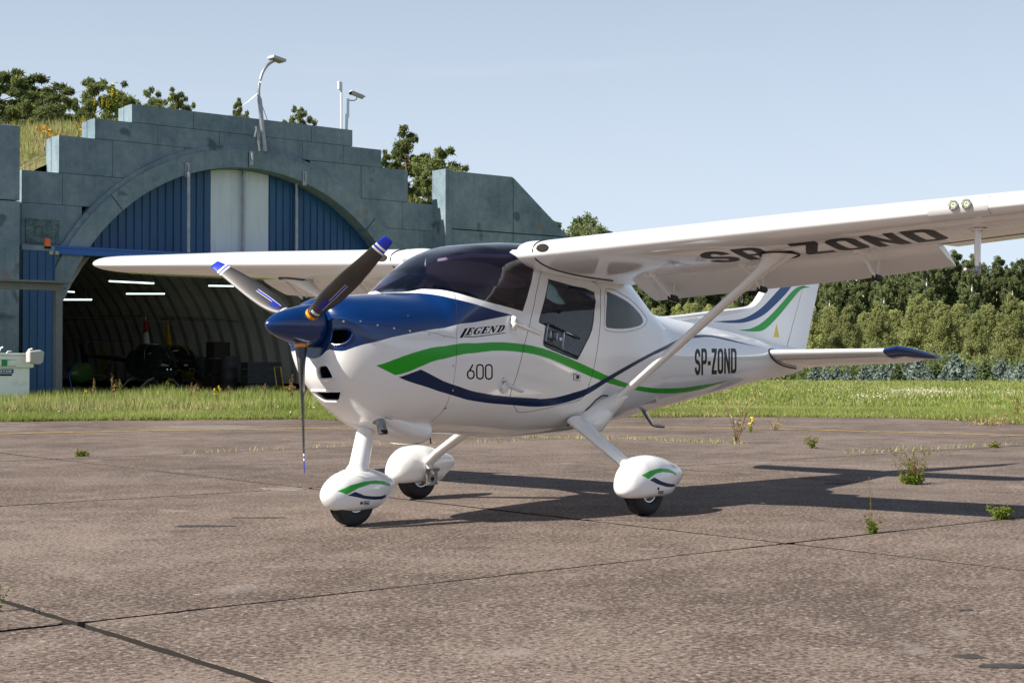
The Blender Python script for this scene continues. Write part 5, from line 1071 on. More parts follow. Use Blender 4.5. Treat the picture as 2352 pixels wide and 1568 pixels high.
# landing lights and pitot on the left wing, letters under it
WL = [o for o in AC.children if o.name.startswith('wing') and 'strut' not in o.name][0]
yL = 3.42; q = lambda y, c, low: wpt(y, c, low, .004)
mb = MB(); V = []
ys_ = np.linspace(3.24, 3.56, 9); cs = [(.05, False), (.02, False), (.005, False), (.0, True), (.01, True), (.03, True), (.06, True)]
for y in ys_:
    for c, lo in cs: V.append(q(y, c, lo) + np.array([.003, 0, 0]))
k = len(cs); mb.add(V, [(i * k + j, i * k + j + 1, (i + 1) * k + j + 1, (i + 1) * k + j) for i in range(8) for j in range(k - 1)])
lt = mb.build('landing_light_cover', mat('light_cover', (.72, .72, .73), .25, coat=.5), WL, True)
for y in (3.385, 3.455):
    c = wpt(y, 0, True) + np.array([.004, 0, .008]); mb = MB()
    mb.lathe([(.0, .004), (.018, .004)], 20, 1, tuple(c), 'x'); mb.lathe([(.018, .0), (.026, .0), (.028, .010), (.022, .014), (.018, .006)], 20, 0, tuple(c), 'x')
    for a in range(0, 360, 60): mb.lathe([(.0, .010), (.004, .008), (.005, .004)], 8, 2, (c[0], c[1] + .010 * math.cos(R(a)), c[2] + .010 * math.sin(R(a))), 'x')
    mb.build('landing_light', [M['alu'], mat('lamp_bowl', (.5, .52, .45), .2, metal=.8), mat('led_yellow', (.62, .62, .42), .3)], lt, True)
pb = wpt(3.36, .34, True); mb = MB(); mb.tube([pb + (0, 0, .01), pb + (0, 0, -.20)], [.022, .018], 12, 0, sq=(1.3, .8), up=(0, 1, 0)); mb.lathe([(.055, 0), (.03, -.012)], 14, 0, tuple(pb), 'z'); mb.tube([pb + (0, 0, -.18), pb + (0, 0, -.245)], .018, 12, 1); mb.tube([pb + (-.01, 0, -.235), pb + (.17, 0, -.225)], .009, 10, 1); mb.build('pitot_mast', [M['white'], M['steel']], WL, True)
LT = text('SP-ZOND', HV, gap=.10, scale={'S': 1.05, 'P': 1.0, '-': 1.1})
gy_, gc_ = np.meshgrid(np.linspace(1.2, 3.6, 200), np.linspace(.1, .85, 120), indexing='ij')
gp_ = np.array([wpt(a, b, True) for a, b in zip(gy_.ravel(), gc_.ravel())]); gu_, gv_ = proj(gp_)
def tru(u, v): k = np.argmin((gu_ - u)**2 + (gv_ - v)**2); return np.array([gy_.ravel()[k], gc_.ravel()[k]])
qTL, qBL, qTR, qBR = tru(1596, 581), tru(1643, 604), tru(2140, 525), tru(2185, 549)
def under(Xn, Yn): return tuple(qBL * (1 - Xn) * (1 - Yn) + qBR * Xn * (1 - Yn) + qTR * Xn * Yn + qTL * (1 - Xn) * Yn)
mbt = MB()
allx = dens([(-.02, -.05), (1.02, -.05), (1.02, 1.05), (-.02, 1.05)], .05)
for ps in LT[0]: pass
crv = [([(a, b) for a, b in dens(p, .04)], True) for p in LT[0] + LT[1]]
Vt, Ft, Ct = triangulate(allx, crv, np.arange(0, 1.02, .03), np.arange(0, 1.02, .08))
kk = any_in(LT[0], Ct) & ~any_in(LT[1], Ct); Ft = Ft[kk]; used, inv = np.unique(Ft, return_inverse=True)
Pt = [wpt(*under(*Vt[i]), True, .0012) for i in used]; mesh('lettering', Pt, inv.reshape(-1, 3), [M['ink']], WL, True)
# ---- fin, rudder, tailplane
def finy(x, z): return .032 * max(.12, 1 - ((x + 3.25) / 1.05)**2 * .9) + .02 * max(0, 1.3 - z)
def on0(uv, y=0.0): return [tuple(on(u, v, 1, y)[[0, 2]]) for u, v in uv]
fo = on0(RB([(1220, 655), (1340, 680)]) + RG([(80, 928), (290, 903), (345, 880), (385, 840), (425, 775)]), 0.)
def ext(p, q, z): t = (z - q[1]) / (q[1] - p[1]); return (q[0] + (q[0] - p[0]) * t, z)
FT = 2.10
fo2 = fo + [ext(fo[-2], fo[-1], FT - .04), (ext(fo[-2], fo[-1], FT)[0] - .05, FT)]
hin = on0(RG([(700, 780), (585, 1165)]), 0.); te = on0(RG([(840, 720), (738, 1175)]), 0.)
hin_t = ext(hin[1], hin[0], FT); te_t = ext(te[1], te[0], FT)
finpoly = fo2 + [hin_t, hin[0], hin[1], (hin[1][0] + .02, 1.05), (-3.3, 1.08), (-2.4, 1.18), (-1.75, 1.22)]
finpoly = dens(finpoly, .06)
fb = on0(RG([(75, 990), (150, 985), (260, 975), (340, 945), (420, 890), (490, 820), (545, 760), (570, 735)]), .03); fb2 = on0(RG([(645, 735), (600, 790), (520, 870), (440, 940), (360, 980), (280, 1000), (180, 1001)]), .03)
FB = dens(smooth_poly(fb, 3, False)[:-1] + [ext(fb[-2], fb[-1], 1.95), ext(fb2[1], fb2[0], 1.95)] + smooth_poly(fb2, 3, False), .05)
FG = dens(smooth_poly(on0(RG([(255, 1052), (330, 1045), (400, 1015), (470, 960), (540, 890), (620, 800), (680, 745), (740, 728), (798, 742), (760, 742), (715, 758), (650, 830), (570, 925), (510, 990), (450, 1045), (400, 1063), (320, 1062)]), .03), 2), .05)
FY = dens(on0(RG([(532, 1003), (553, 1108), (508, 1104)]), .03), .05)
def flat_skin(mb, poly, regs, s, step=.07):
    xs = [p[0] for p in poly]; zs = [p[1] for p in poly]
    V, F, C = triangulate(poly, [(r_, True) for r_ in regs], np.arange(min(xs), max(xs), step), np.arange(min(zs), max(zs), step))
    mi = np.zeros(len(F), int)
    for k, r_ in enumerate(regs): mi[inside(r_, C)] = k + 1
    us_, iv_ = np.unique(F, return_inverse=True); V = V[us_]; F = iv_.reshape(-1, 3)
    mb.V.append(np.array([(a, s * finy(a, b), b) for a, b in V])); mb.F += [tuple(int(i) + mb.n for i in (f if s > 0 else f[::-1])) for f in F]; mb.M += list(mi); mb.n += len(V)
mb = MB(); flat_skin(mb, finpoly, [FB, FG, FY], 1); flat_skin(mb, finpoly, [FB, FG], -1)
P1 = [(a, finy(a, b), b) for a, b in finpoly]; P2 = [(a, -finy(a, b), b) for a, b in finpoly]; n = len(P1); mb.add(P1 + P2, [(i, (i + 1) % n, n + (i + 1) % n, n + i) for i in range(n)])
fin = mb.build('fin', [M['white'], M['finblue'], M['finGreen'], M['yellow']], AC, True, angle=50, merge=True)
fin['label'] = 'white fin with blue and green sweeping stripes'
edge = [p for p in fo2]; MB().tube([(a - .012, 0, b - .006) for a, b in smooth_poly(edge, 3, False)], .03, 10, sq=(1, 1)).build('fin_leading_edge', M['white'], fin, True)
rp = dens([(hin_t[0] - .008, FT), (te_t[0], FT - .01), te[0], te[1], (te[1][0] + .03, te[1][1] - .04), (hin[1][0] - .008, hin[1][1] - .02), (hin[0][0] - .008, hin[0][1])], .06)
mb = MB(); fx = [p for p in FG if p[0] < hin[0][0]]
for s in (1, -1): flat_skin(mb, rp, [FG], s)
P1 = [(a, finy(a, b), b) for a, b in rp]; P2 = [(a, -finy(a, b), b) for a, b in rp]; n = len(P1); mb.add(P1 + P2, [(i, (i + 1) % n, n + (i + 1) % n, n + i) for i in range(n)])
mb.build('rudder', [M['white'], M['finGreen']], AC, True, angle=50, merge=True)
tp = MB(); V = []; MI = []; n = 14; k = 2 * n - 1
tys = [.10, .16, .3, .6, .9, 1.08, 1.16, 1.25, 1.31, 1.36, 1.40]
for s in (1, -1):
    mb = MB(); V = []
    for y in tys:
        lex = np.interp(y, [.1, 1.2, 1.25, 1.31, 1.36, 1.40], [-3.02, -3.16, -3.18, -3.30, -3.46, -3.60]); ch = np.interp(y, [.1, 1.2, 1.25, 1.31, 1.36, 1.40], [.80, .60, .575, .47, .32, .16]); th = np.interp(y, [.1, 1.2, 1.25, 1.40], [.12, .12, .13, .16]); z = 1.075 + .012 * y - .15 * max(0, -lex - 3.18) + .018 * (y > 1.24)
        for a, b in airfoil(n, th, 0.): V.append((lex - a * ch, s * y, z - a * ch * .15 + b * ch))
    for i in range(len(tys) - 1):
        m = 1 if tys[i] >= 1.16 else 0
        for j in range(k - 1): mb.F.append((i * k + j, i * k + j + 1, (i + 1) * k + j + 1, (i + 1) * k + j)); mb.M.append(1 if (tys[i] >= 1.25 or (tys[i] >= 1.16 and n - 5 <= j <= n + 3)) else 0)
    mb.F.append(tuple((len(tys) - 1) * k + j for j in range(k))); mb.M.append(1); mb.V.append(np.array(V)); mb.n = len(V)
    sb = mb.build('tailplane', [M['white'], M['blue']], AC, True, angle=45)
    lp = []
    for v in np.array(V)[k:2 * k][3:-3]:
        x_, z_ = v[0] + .006, 1.075 + (v[2] - 1.075) * 1.12; y_ = FU.P(x_, float(FU.theta(x_, z_)))[1] + .002; lp.append((x_, s * y_, z_))
    MB().tube(lp, .0065, 6).build('tailplane_seal', M['seal'], sb, True)
# ---- undercarriage
def pant(name, x0, y0, st, regs, parent, sgn=1):
    lf = Loft([(x0 + a, *b) for a, *b in st], y0); ks = .15
    if regs is None: regs = []
    ol = dens([(lf.x1, -math.pi / 2 * ks), (lf.x1, math.pi / 2 * ks), (lf.x0, math.pi / 2 * ks), (lf.x0, -math.pi / 2 * ks)], .03)
    tr = [dens([(a, b * ks) for a, b in lf.trace(r_)], .03) for r_ in regs]
    Vs, Ns, Fs, MI = [], [], [], []; n0 = 0
    for s in (1, -1):
        rg_ = tr
        V, F, C = triangulate(ol, [(q_, True) for q_ in rg_], np.arange(lf.x0, lf.x1, .02), np.arange(-.22, .23, .015))
        mi = np.zeros(len(F), int)
        for k_, q_ in enumerate(rg_): mi[inside(q_, C)] = k_ + 1
        P_ = lf.P(V[:, 0], V[:, 1] / ks); nn = lf.nrm(V[:, 0], V[:, 1] / ks); P_[:, 1] = y0 + s * (P_[:, 1] - y0); nn[:, 1] *= s
        a, b, c = P_[F[:, 0]], P_[F[:, 1]], P_[F[:, 2]]; fl_ = (np.cross(b - a, c - a) * nn[F[:, 0]]).sum(1) < 0; F[fl_] = F[fl_][:, ::-1]
        Vs.append(P_); Ns.append(nn); Fs.append(F + n0); MI += list(mi); n0 += len(P_)
    return mesh(name, np.concatenate(Vs), np.concatenate(Fs), [M['white'], M['green'], M['navy']], parent, True, MI, np.concatenate(Ns)), lf
def wheel(x, y, r, w, parent):
    mb = MB(); pr = []
    for i in range(25):
        a = math.pi * (i / 24) - math.pi / 2; q_ = abs(math.sin(a))**.75 * math.copysign(1, math.sin(a)); pr.append((r * (.62 + .38 * abs(math.cos(a))**.55), q_ * w / 2))
    pr2 = []
    for (rad, h) in pr: pr2.append((rad, h))
    for g in (-.22, -.08, .08, .22):
        pass
    pr2 = sorted(pr2, key=lambda q_: q_[1]); out = []
    for rad, h in pr2:
        out.append((rad, h))
        if abs(h) < w * .33: out += [(rad - .004, h + .0015), (rad - .004, h + .003), (rad, h + .0045)]
    mb.lathe([(r * .5, pr2[0][1] * .7)] + out + [(r * .5, pr2[-1][1] * .7)], 48, 0, (x, y, r), 'y')
    t_ = mb.build('tyre', M['tyre'], parent, True, angle=50)
    mb = MB()
    for s in (1, -1): mb.lathe([(.0, s * w * .20), (.03, s * w * .21), (.035, s * w * .12), (r * .40, s * w * .12), (r * .46, s * w * .34), (r * .55, s * w * .36), (r * .56, s * w * .28)], 32, 0, (x, y, r), 'y')
    mb.build('rim', M['alu'], t_, True)
NP = [(.262, .199, .191, .195, .004, 2, 2), (.258, .212, .178, .195, .018, 2, 2), (.245, .238, .155, .195, .04, 2, 2), (.20, .285, .115, .195, .072, 2.1, 2.2), (.12, .325, .095, .20, .10, 2.2, 2.6), (.0, .350, .090, .205, .113, 2.2, 3.0), (-.12, .340, .090, .215, .105, 2.2, 2.8), (-.22, .315, .115, .225, .080, 2.1, 2.3), (-.31, .275, .165, .232, .045, 2, 2), (-.345, .256, .212, .235, .02, 2, 2), (-.352, .238, .232, .235, .003, 2, 2)]
gnp = RH([(322, 668), (420, 625), (520, 597), (600, 588), (660, 594), (712, 608), (711, 630), (640, 615), (570, 615), (480, 645), (390, 692)]); nnp = RH([(455, 672), (520, 698), (600, 706), (682, 692), (682, 712), (600, 730), (510, 722), (398, 700)])
wheel(1.66, 0, .165, .115, AC)
npn, _ = pant('wheel_fairing', 1.645, 0, NP, [gnp, nnp], AC)
mb = MB(); ax0 = np.array([1.62, 0, .29]); ax1 = np.array([1.535, 0, .60])
mb.tube([ax0, ax0 * .9 + ax1 * .1, ax0 * .78 + ax1 * .22, ax0 * .1 + ax1 * .9, ax0 * .02 + ax1 * .98], [.11, .075, .058, .052, .040], 20, 0, sq=(.9, 1.15), up=(1, 0, 0))
mb.tube([ax1 - (ax1 - ax0) * .08, ax1 + (ax1 - ax0) * .25], .03, 14, 1); mb.build('nose_leg', [M['white'], M['seal']], AC, True)
MP = [(.290, .205, .197, .20, .004, 2, 2), (.286, .222, .180, .20, .022, 2, 2), (.272, .262, .145, .20, .052, 2, 2), (.215, .335, .125, .205, .092, 2.2, 2.4), (.11, .382, .118, .21, .122, 2.3, 3.0), (.0, .390, .118, .22, .130, 2.3, 3.2), (-.13, .373, .115, .24, .120, 2.2, 3.0), (-.20, .352, .115, .25, .106, 2.2, 2.7), (-.27, .330, .15, .25, .088, 2.2, 2.2), (-.345, .305, .19, .25, .063, 2.2, 2.2), (-.385, .285, .215, .25, .035, 2, 2), (-.392, .262, .238, .25, .015, 2, 2), (-.396, .252, .248, .25, .003, 2, 2)]
gmp = RI([(795, 748), (860, 712), (930, 695), (990, 700), (1048, 728), (1053, 748), (1000, 728), (950, 722), (900, 735), (845, 775)]); nmp = RI([(890, 762), (940, 790), (990, 806), (1042, 812), (1040, 832), (980, 832), (910, 810), (855, 783)])
def deco(lf, dot, lab, parent):
    a = lf.trace([dot]); q_ = lf.P(a[0][0], a[0][1], .001); MB().tube([q_ - (0, .003, 0), q_ + (0, .003, 0)], .009, 12).build('valve_cap', M['seal'], parent, True)
    a = lf.trace(lab); q_ = [lf.P(x, t_, .0015) for x, t_ in a]; MB().tube(q_ + [q_[0]], .0018, 5).build('fairing_label', M['ink'], parent)
    mb = MB()
    for f_ in (.25, .5, .75): x = lab[0][0] * (1 - f_) + lab[1][0] * f_; y = lab[0][1] * .5 + lab[3][1] * .5; t_ = lf.trace([(x, y)])[0]; k_ = lf.P(t_[0], t_[1], .001); mb.cbox(tuple(k_), (.004, .001, .005))
    mb.build('fairing_print', M['ink'], parent)
deco(_, RH([(500, 754)])[0], RH([(518, 741), (558, 739), (556, 764), (518, 767)]), npn)
for s in (1, -1):
    wheel(0, s * 1.0, .172, .13, AC)
    o, lf_ = pant('wheel_fairing', 0, s * 1.01, MP, [gmp, nmp] if s > 0 else None, AC)
    if s > 0: deco(lf_, RI([(918, 845)])[0], RI([(920, 862), (955, 862), (952, 880), (918, 880)]), o)
    a = np.array([-.06, s * .40, .60]); b = np.array([.0, s * .90, .30]) if s > 0 else np.array([.0, s * .86, .30])
    mb = MB(); mb.tube([a, a * .7 + b * .3, a * .15 + b * .85, b + np.array([0, s * .02, -.03]), np.array([0, s * .885, .19])], [.062, .056, .048, .046, .044], 18, 0, sq=(1.25, .62), up=(0, 0, 1)); lg = mb.build('main_leg', M['white'], AC, True)
    if s < 0:
        mb = MB(); y_ = -.865; mb.box((-.055, y_, .105), (.055, y_ + .018, .20), 0); mb.tube([(-.075, y_ + .01, .215), (.075, y_ + .01, .215)], .012, 8, 0); mb.box((-.07, y_, .20), (.07, y_ + .014, .225), 0); mb.tube([(0, y_ + .01, .15), (0, y_ + .022, .15)], .016, 10, 1)
        for q_ in ((-.04, .12), (.04, .12), (-.04, .185), (.04, .185)): mb.tube([(q_[0], y_ + .01, q_[1]), (q_[0], y_ + .026, q_[1])], .007, 6, 0)
        mb.build('axle_plate', [M['steel'], M['dark']], lg)
# ---- chin scoop and intakes, exhaust, step, aerial
def duct(name, st, y0=0., lip=.012, cap=True):
    """rounded-box tube: x, zc, half width, half height"""
    n = 28; V = []
    for (x, zc, hw, hh, e) in st:
        for j in range(n):
            w = 2 * math.pi * j / n; c, s_ = math.cos(w), math.sin(w); r_ = (abs(c)**e + abs(s_)**e)**(-1 / e); V.append((x, y0 + hw * r_ * c, zc + hh * r_ * s_))
    return V, [(i * n + j, i * n + (j + 1) % n, (i + 1) * n + (j + 1) % n, (i + 1) * n + j) for i in range(len(st) - 1) for j in range(n)], n
mb = MB()
V, F, n = duct('scoop', [(1.74, .73, .12, .03, 2), (1.62, .675, .20, .055, 2.2), (1.48, .63, .225, .078, 2.3), (1.35, .59, .225, .086, 2.6), (1.26, .572, .24, .09, 2.8), (1.21, .565, .245, .09, 2.9), (1.20, .565, .238, .083, 2.9), (1.28, .57, .22, .06, 2.8)])
mb.add(V, F, 0); mb.build('cowl_outlet', [M['white'], M['dark']], lowcowl, True, angle=60)
mb = MB(); c_ = on(877, 973, 1, .19); ex_ = FU.trace([(884, 958), (902, 962), (903, 978), (888, 984), (868, 978), (866, 966)]); ep_ = [FU.P(a, b, .003) for a, b in ex_]; mo = MB(); mo.add(ep_, [tuple(range(6))]); mo.build('exhaust_shade_patch', M['dark'], lowcowl); mb.tube([c_ + (-.02, -.10, .03), c_ + (0, -.01, .01), c_ + (.0, .01, -.06)], .030, 14, 0); mb.tube([c_ + (0, .012, -.035), c_ + (0.0, .013, -.062)], .027, 14, 1); mb.build('exhaust_pipe', [M['steel'], M['dark']], lowcowl, True)  # dark patch laid on the skin paints the shade of the pipe's hole
MB().tube([on(1480, 945, 1, .2), on(1497, 972, 1, .22), on(1501, 977, 1, .23), on(1527, 980, 1, .30)], [.018, .014, .012, .011], 10).build('step', M['alu'], AC, True)
MB().tube([on(988, 998, 1, 0), on(989, 1018, 1, 0)], .005, 6).build('drain_mast', M['seal'], AC)
# ---- door fittings: hinges, latch, sliding pane
for (b0, b1, e0, e1) in ((RB([(235, 655)])[0], RB([(235, 770)])[0], RB([(262, 715)])[0], RB([(438, 785)])[0]), (RB([(172, 1108)])[0], RB([(165, 1222)])[0], RB([(190, 1162)])[0], RB([(303, 1205)])[0])):
    a = FU.trace([b0, b1, e0, e1]); p = [FU.P(x, t_) for x, t_ in a]; nn = FU.nrm(a[:, 0], a[:, 1])
    mb = MB(); m_ = (p[0] + p[1]) / 2; mb.tube([p[0], p[0] * .85 + p[1] * .15 + nn[0] * .014, m_ + nn[0] * .02, p[0] * .15 + p[1] * .85 + nn[0] * .014, p[1]], [.006, .02, .026, .021, .006], 14, 0)
    mb.tube([m_ + nn[0] * .034 + (p[0] - p[1]) * .17, m_ + nn[0] * .034 + (p[0] - p[1]) * .165], .0245, 14, 1, False)
    mb.tube([m_ + nn[0] * .012, p[2] + nn[2] * .012, p[3] + nn[3] * .006], [.026, .025, .023], 8, 0, sq=(1, .5)); hg = mb.build('hinge', [M['white'], M['seal']], doorL, True)
a = FU.trace(RB([(686, 1080), (735, 1095), (735, 1130), (688, 1125)])); p = [FU.P(x, t_, .002) for x, t_ in a]; mb = MB(); mb.add(p, [(0, 1, 2, 3)], 0); mb.tube(p + [p[0]], .0022, 5, 1); c_ = (p[0] + p[2]) / 2 + (0, .003, 0); mb.tube([c_, c_ + (0, .008, 0)], .012, 10, 1); mb.build('latch', [M['white'], M['seal']], doorL)
mb = MB(); W_ = RB([(490, 712), (720, 820), (705, 950), (475, 845), (610, 768), (598, 905)]); a = FU.trace(W_); p = [FU.P(x, t_, .012) for x, t_ in a]
for i, j in ((0, 1), (3, 2)): mb.tube([p[i], p[j]], .0075, 8)
for i, j in ((0, 3), (4, 5)): mb.tube([p[i], p[j]], .004, 6)
a = FU.trace(RB([(508, 760), (555, 778), (548, 835), (505, 815), (575, 826)])); p = [FU.P(x, t_, .018) for x, t_ in a]
for i in range(4): mb.tube([p[i], p[(i + 1) % 4]], .005, 6)
mb.tube([p[4], p[4] + np.array([0, .012, 0])], [.012, .009], 8)
mb.build('sliding_pane', M['acryl'], doorL, True)
# ---- cabin
mb = MB(); mb.box((.0 - .9, -.30, .64), (1.0, .30, .68)); mb.build('cabin_floor', M['inner'], AC)
for s in (1, -1):
    mb = MB(); mb.cbox((-.05, s * .24, .80), (.24, .20, .08)); V = [(-.20, .86), (-.30, 1.40), (-.40, 1.40), (-.34, .80)]
    mb.prism([(a, b) for a, b in V], s * .24 - .19, s * .24 + .19, 1); mb.cbox((-.37, s * .24, 1.46), (.05, .13, .07)); mb.build('pilot_seat', M['seat'], AC, True, .03, 3)
mb = MB(); mb.prism([(1.22, 1.36), (1.05, 1.40), (.80, 1.33), (.74, 1.28), (.74, .92), (.86, .90), (1.22, 1.0)], -.40, .40, 1); mb.build('instrument_panel', M['dash'], AC, True, .03, 3)
MB().prism([(-.55, .66), (-1.1, .70), (-1.1, 1.08), (-.55, 1.1)], -.36, .36, 1).build('baggage_shelf', mat('shelf_carpet', (.33, .28, .27), .95, nscale=80, namt=.2), AC)
mb = MB(); r0 = FU.P(.60, FU.theta(.6, 1.70)) ; mb.tube([(.52, -.32, 1.68), (.56, 0, 1.70), (.52, .32, 1.68)], .014, 10); mb.build('roof_tube', M['tipwhite'], AC, True)
# ================================================================ things before and inside the hangar
GREY = mat('grey_painted_steel', (.15, .155, .16), .5, nscale=4, namt=.1)
o = hobj('steel_shelter', 'grey steel shelter frame with flat roof in front of the hangar at the left edge', 'shelter')
def pl(u, v, D): p = CAM + ray(u, v) * D; q = p - HP; return np.array([q @ ES, q @ EI, q[2]])
b = pl(132, 925, 38.7); x, y = b[0], b[1]
mb = MB(); mb.box((x - .085, y - .085, 0), (x + .085, y + .085, 2.95)); mb.build('post', GREY, o)
for dx, dy in ((-4.4, 0), (-4.2, 2.6), (0, 2.6)):
    if dx == 0: continue
    MB().box((x + dx - .085, y + dy - .085, 0), (x + dx + .085, y + dy + .085, 2.95)).build('post', GREY, o)
q_ = pl(27, 900, 43.2); MB().box((q_[0] - .09, q_[1] - .09, 0), (q_[0] + .09, q_[1] + .09, 2.95)).build('post', GREY, o)
MB().box((x - 4.6, y - .1, 2.86), (x + .1, y + .06, 3.03)).build('roof_beam', GREY, o); MB().box((x - 4.6, y + .06, 2.86), (x - 4.4, y + 3.2, 3.02)).build('roof_beam', GREY, o)
MB().box((x - 4.8, y - .35, 3.04), (x + .22, y + 3.4, 3.09)).build('roof_sheet', GREY, o)
# white clothes-bank style container
BW = mat('weathered_white_steel', (.80, .84, .84), .6, nscale=3, col2=(.5, .52, .5), cw=(.55, .8)); GRN = mat('container_green', (.01, .25, .07), .5); LBL = mat('label_blue', (.01, .09, .28), .5); LBW = mat('label_white', (.75, .78, .8), .5); PG = mat('lamp_grey', (.45, .43, .42), .6)
o = hobj('steel_container', 'white steel container with green mark and blue label in the grass at the left edge', 'container')
c = pl(68, 932, 37); x, y = c[0], c[1]; zt = .967 + 32 / FPX * 37 - .02
mb = MB(); mb.box((x - 1.55, y, 0), (x, y + 1.0, .92)); mb.build('body', BW, o, bevel=.02)
mb = MB(); mb.box((x - 1.6, y - .06, .92), (x + .08, y + 1.06, 1.22)); mb.build('upper_body', BW, o, bevel=.03); mb = MB(); mb.box((x - 1.65, y - .09, 1.22), (x + .05, y + 1.1, 1.27)); mb.build('rim', BW, o, bevel=.01)
mb = MB(); mb.box((x - .72, y - .065, .965), (x - .58, y - .061, 1.11), 0); mb.box((x - 1.3, y - .064, 1.11), (x - .36, y - .0612, 1.12), 0); mb.box((x - 1.3, y - .064, .955), (x - .36, y - .0612, .965), 0); mb.build('green_mark', GRN, o)
mb = MB(); mb.box((x - 1.5, y - .006, .79), (x - .40, y - .002, .89)); lb = mb.build('label', LBL, o); mb = MB(); mb.box((x - 1.5, y - .006, .73), (x - .44, y - .002, .775)); mb.build('label_strip', M['ink'], o)
HVX = dict(HV); HVX['L'] = (.42, [[(0, 0), (.42, 0), (.42, .16), (.17, .16), (.17, 1), (0, 1)]], []); HVX['T'] = (.46, [[(.145, 0), (.315, 0), (.315, .84), (.46, .84), (.46, 1), (0, 1), (0, .84), (.145, .84)]], []); HVX['I'] = (.17, [[(0, 0), (.17, 0), (.17, 1), (0, 1)]], []); HVX['Y'] = (.5, [[(.17, 0), (.33, 0), (.33, .4), (.5, 1), (.34, 1), (.25, .62), (.16, 1), (0, 1), (.17, .4)]], []); HVX['H'] = (.5, [[(0, 0), (.17, 0), (.17, .42), (.33, .42), (.33, 0), (.5, 0), (.5, 1), (.33, 1), (.33, .58), (.17, .58), (.17, 1), (0, 1)]], [])
tx, th_ = text('LOTNICZYCH', HVX, .1); ol = dens([(-.01, -.05), (1.01, -.05), (1.01, 1.05), (-.01, 1.05)], .1)
Vt, Ft, Ct = triangulate(ol, [(dens(p, .1), True) for p in tx + th_], [.5, .6], [.5, .6]); kk = any_in(tx, Ct) & ~any_in(th_, Ct); mesh('label_text', [(x - 1.12 + v[0] * .66, y - .0075, .815 + v[1] * .05) for v in Vt], Ft[kk], [LBW], lb)
for (u, v, w_, h_) in ((5, 803, .05, .16), (72, 803, .06, .12)):
    q_ = pl(u, v, 37); mb = MB(); mb.tube([(q_[0] - w_, q_[1] + .1, 1.26), (q_[0] - w_ * .3, q_[1] + .1, 1.26 + h_ * .8), (q_[0] + w_, q_[1] + .1, 1.26 + h_)], .035, 4, 0, sq=(1, .6)); mb.build('lifting_lug', BW, o)
MB().tube([(x - .55, y + .1, 1.26), (x - .5, y + .1, 1.32), (x - .42, y + .1, 1.32), (x - .44, y + .1, 1.26)], .012, 6).build('handle', BW, o, True)
q_ = pl(78, 820, 36.7); mb = MB(); mb.prism([(-.16, -.13), (.10, -.18), (.19, -.12), (.22, .13), (.12, .17), (-.16, .14)], -.12, .12, 1); g = mb.build('junction_box', PG, o, bevel=.03); g.location = q_
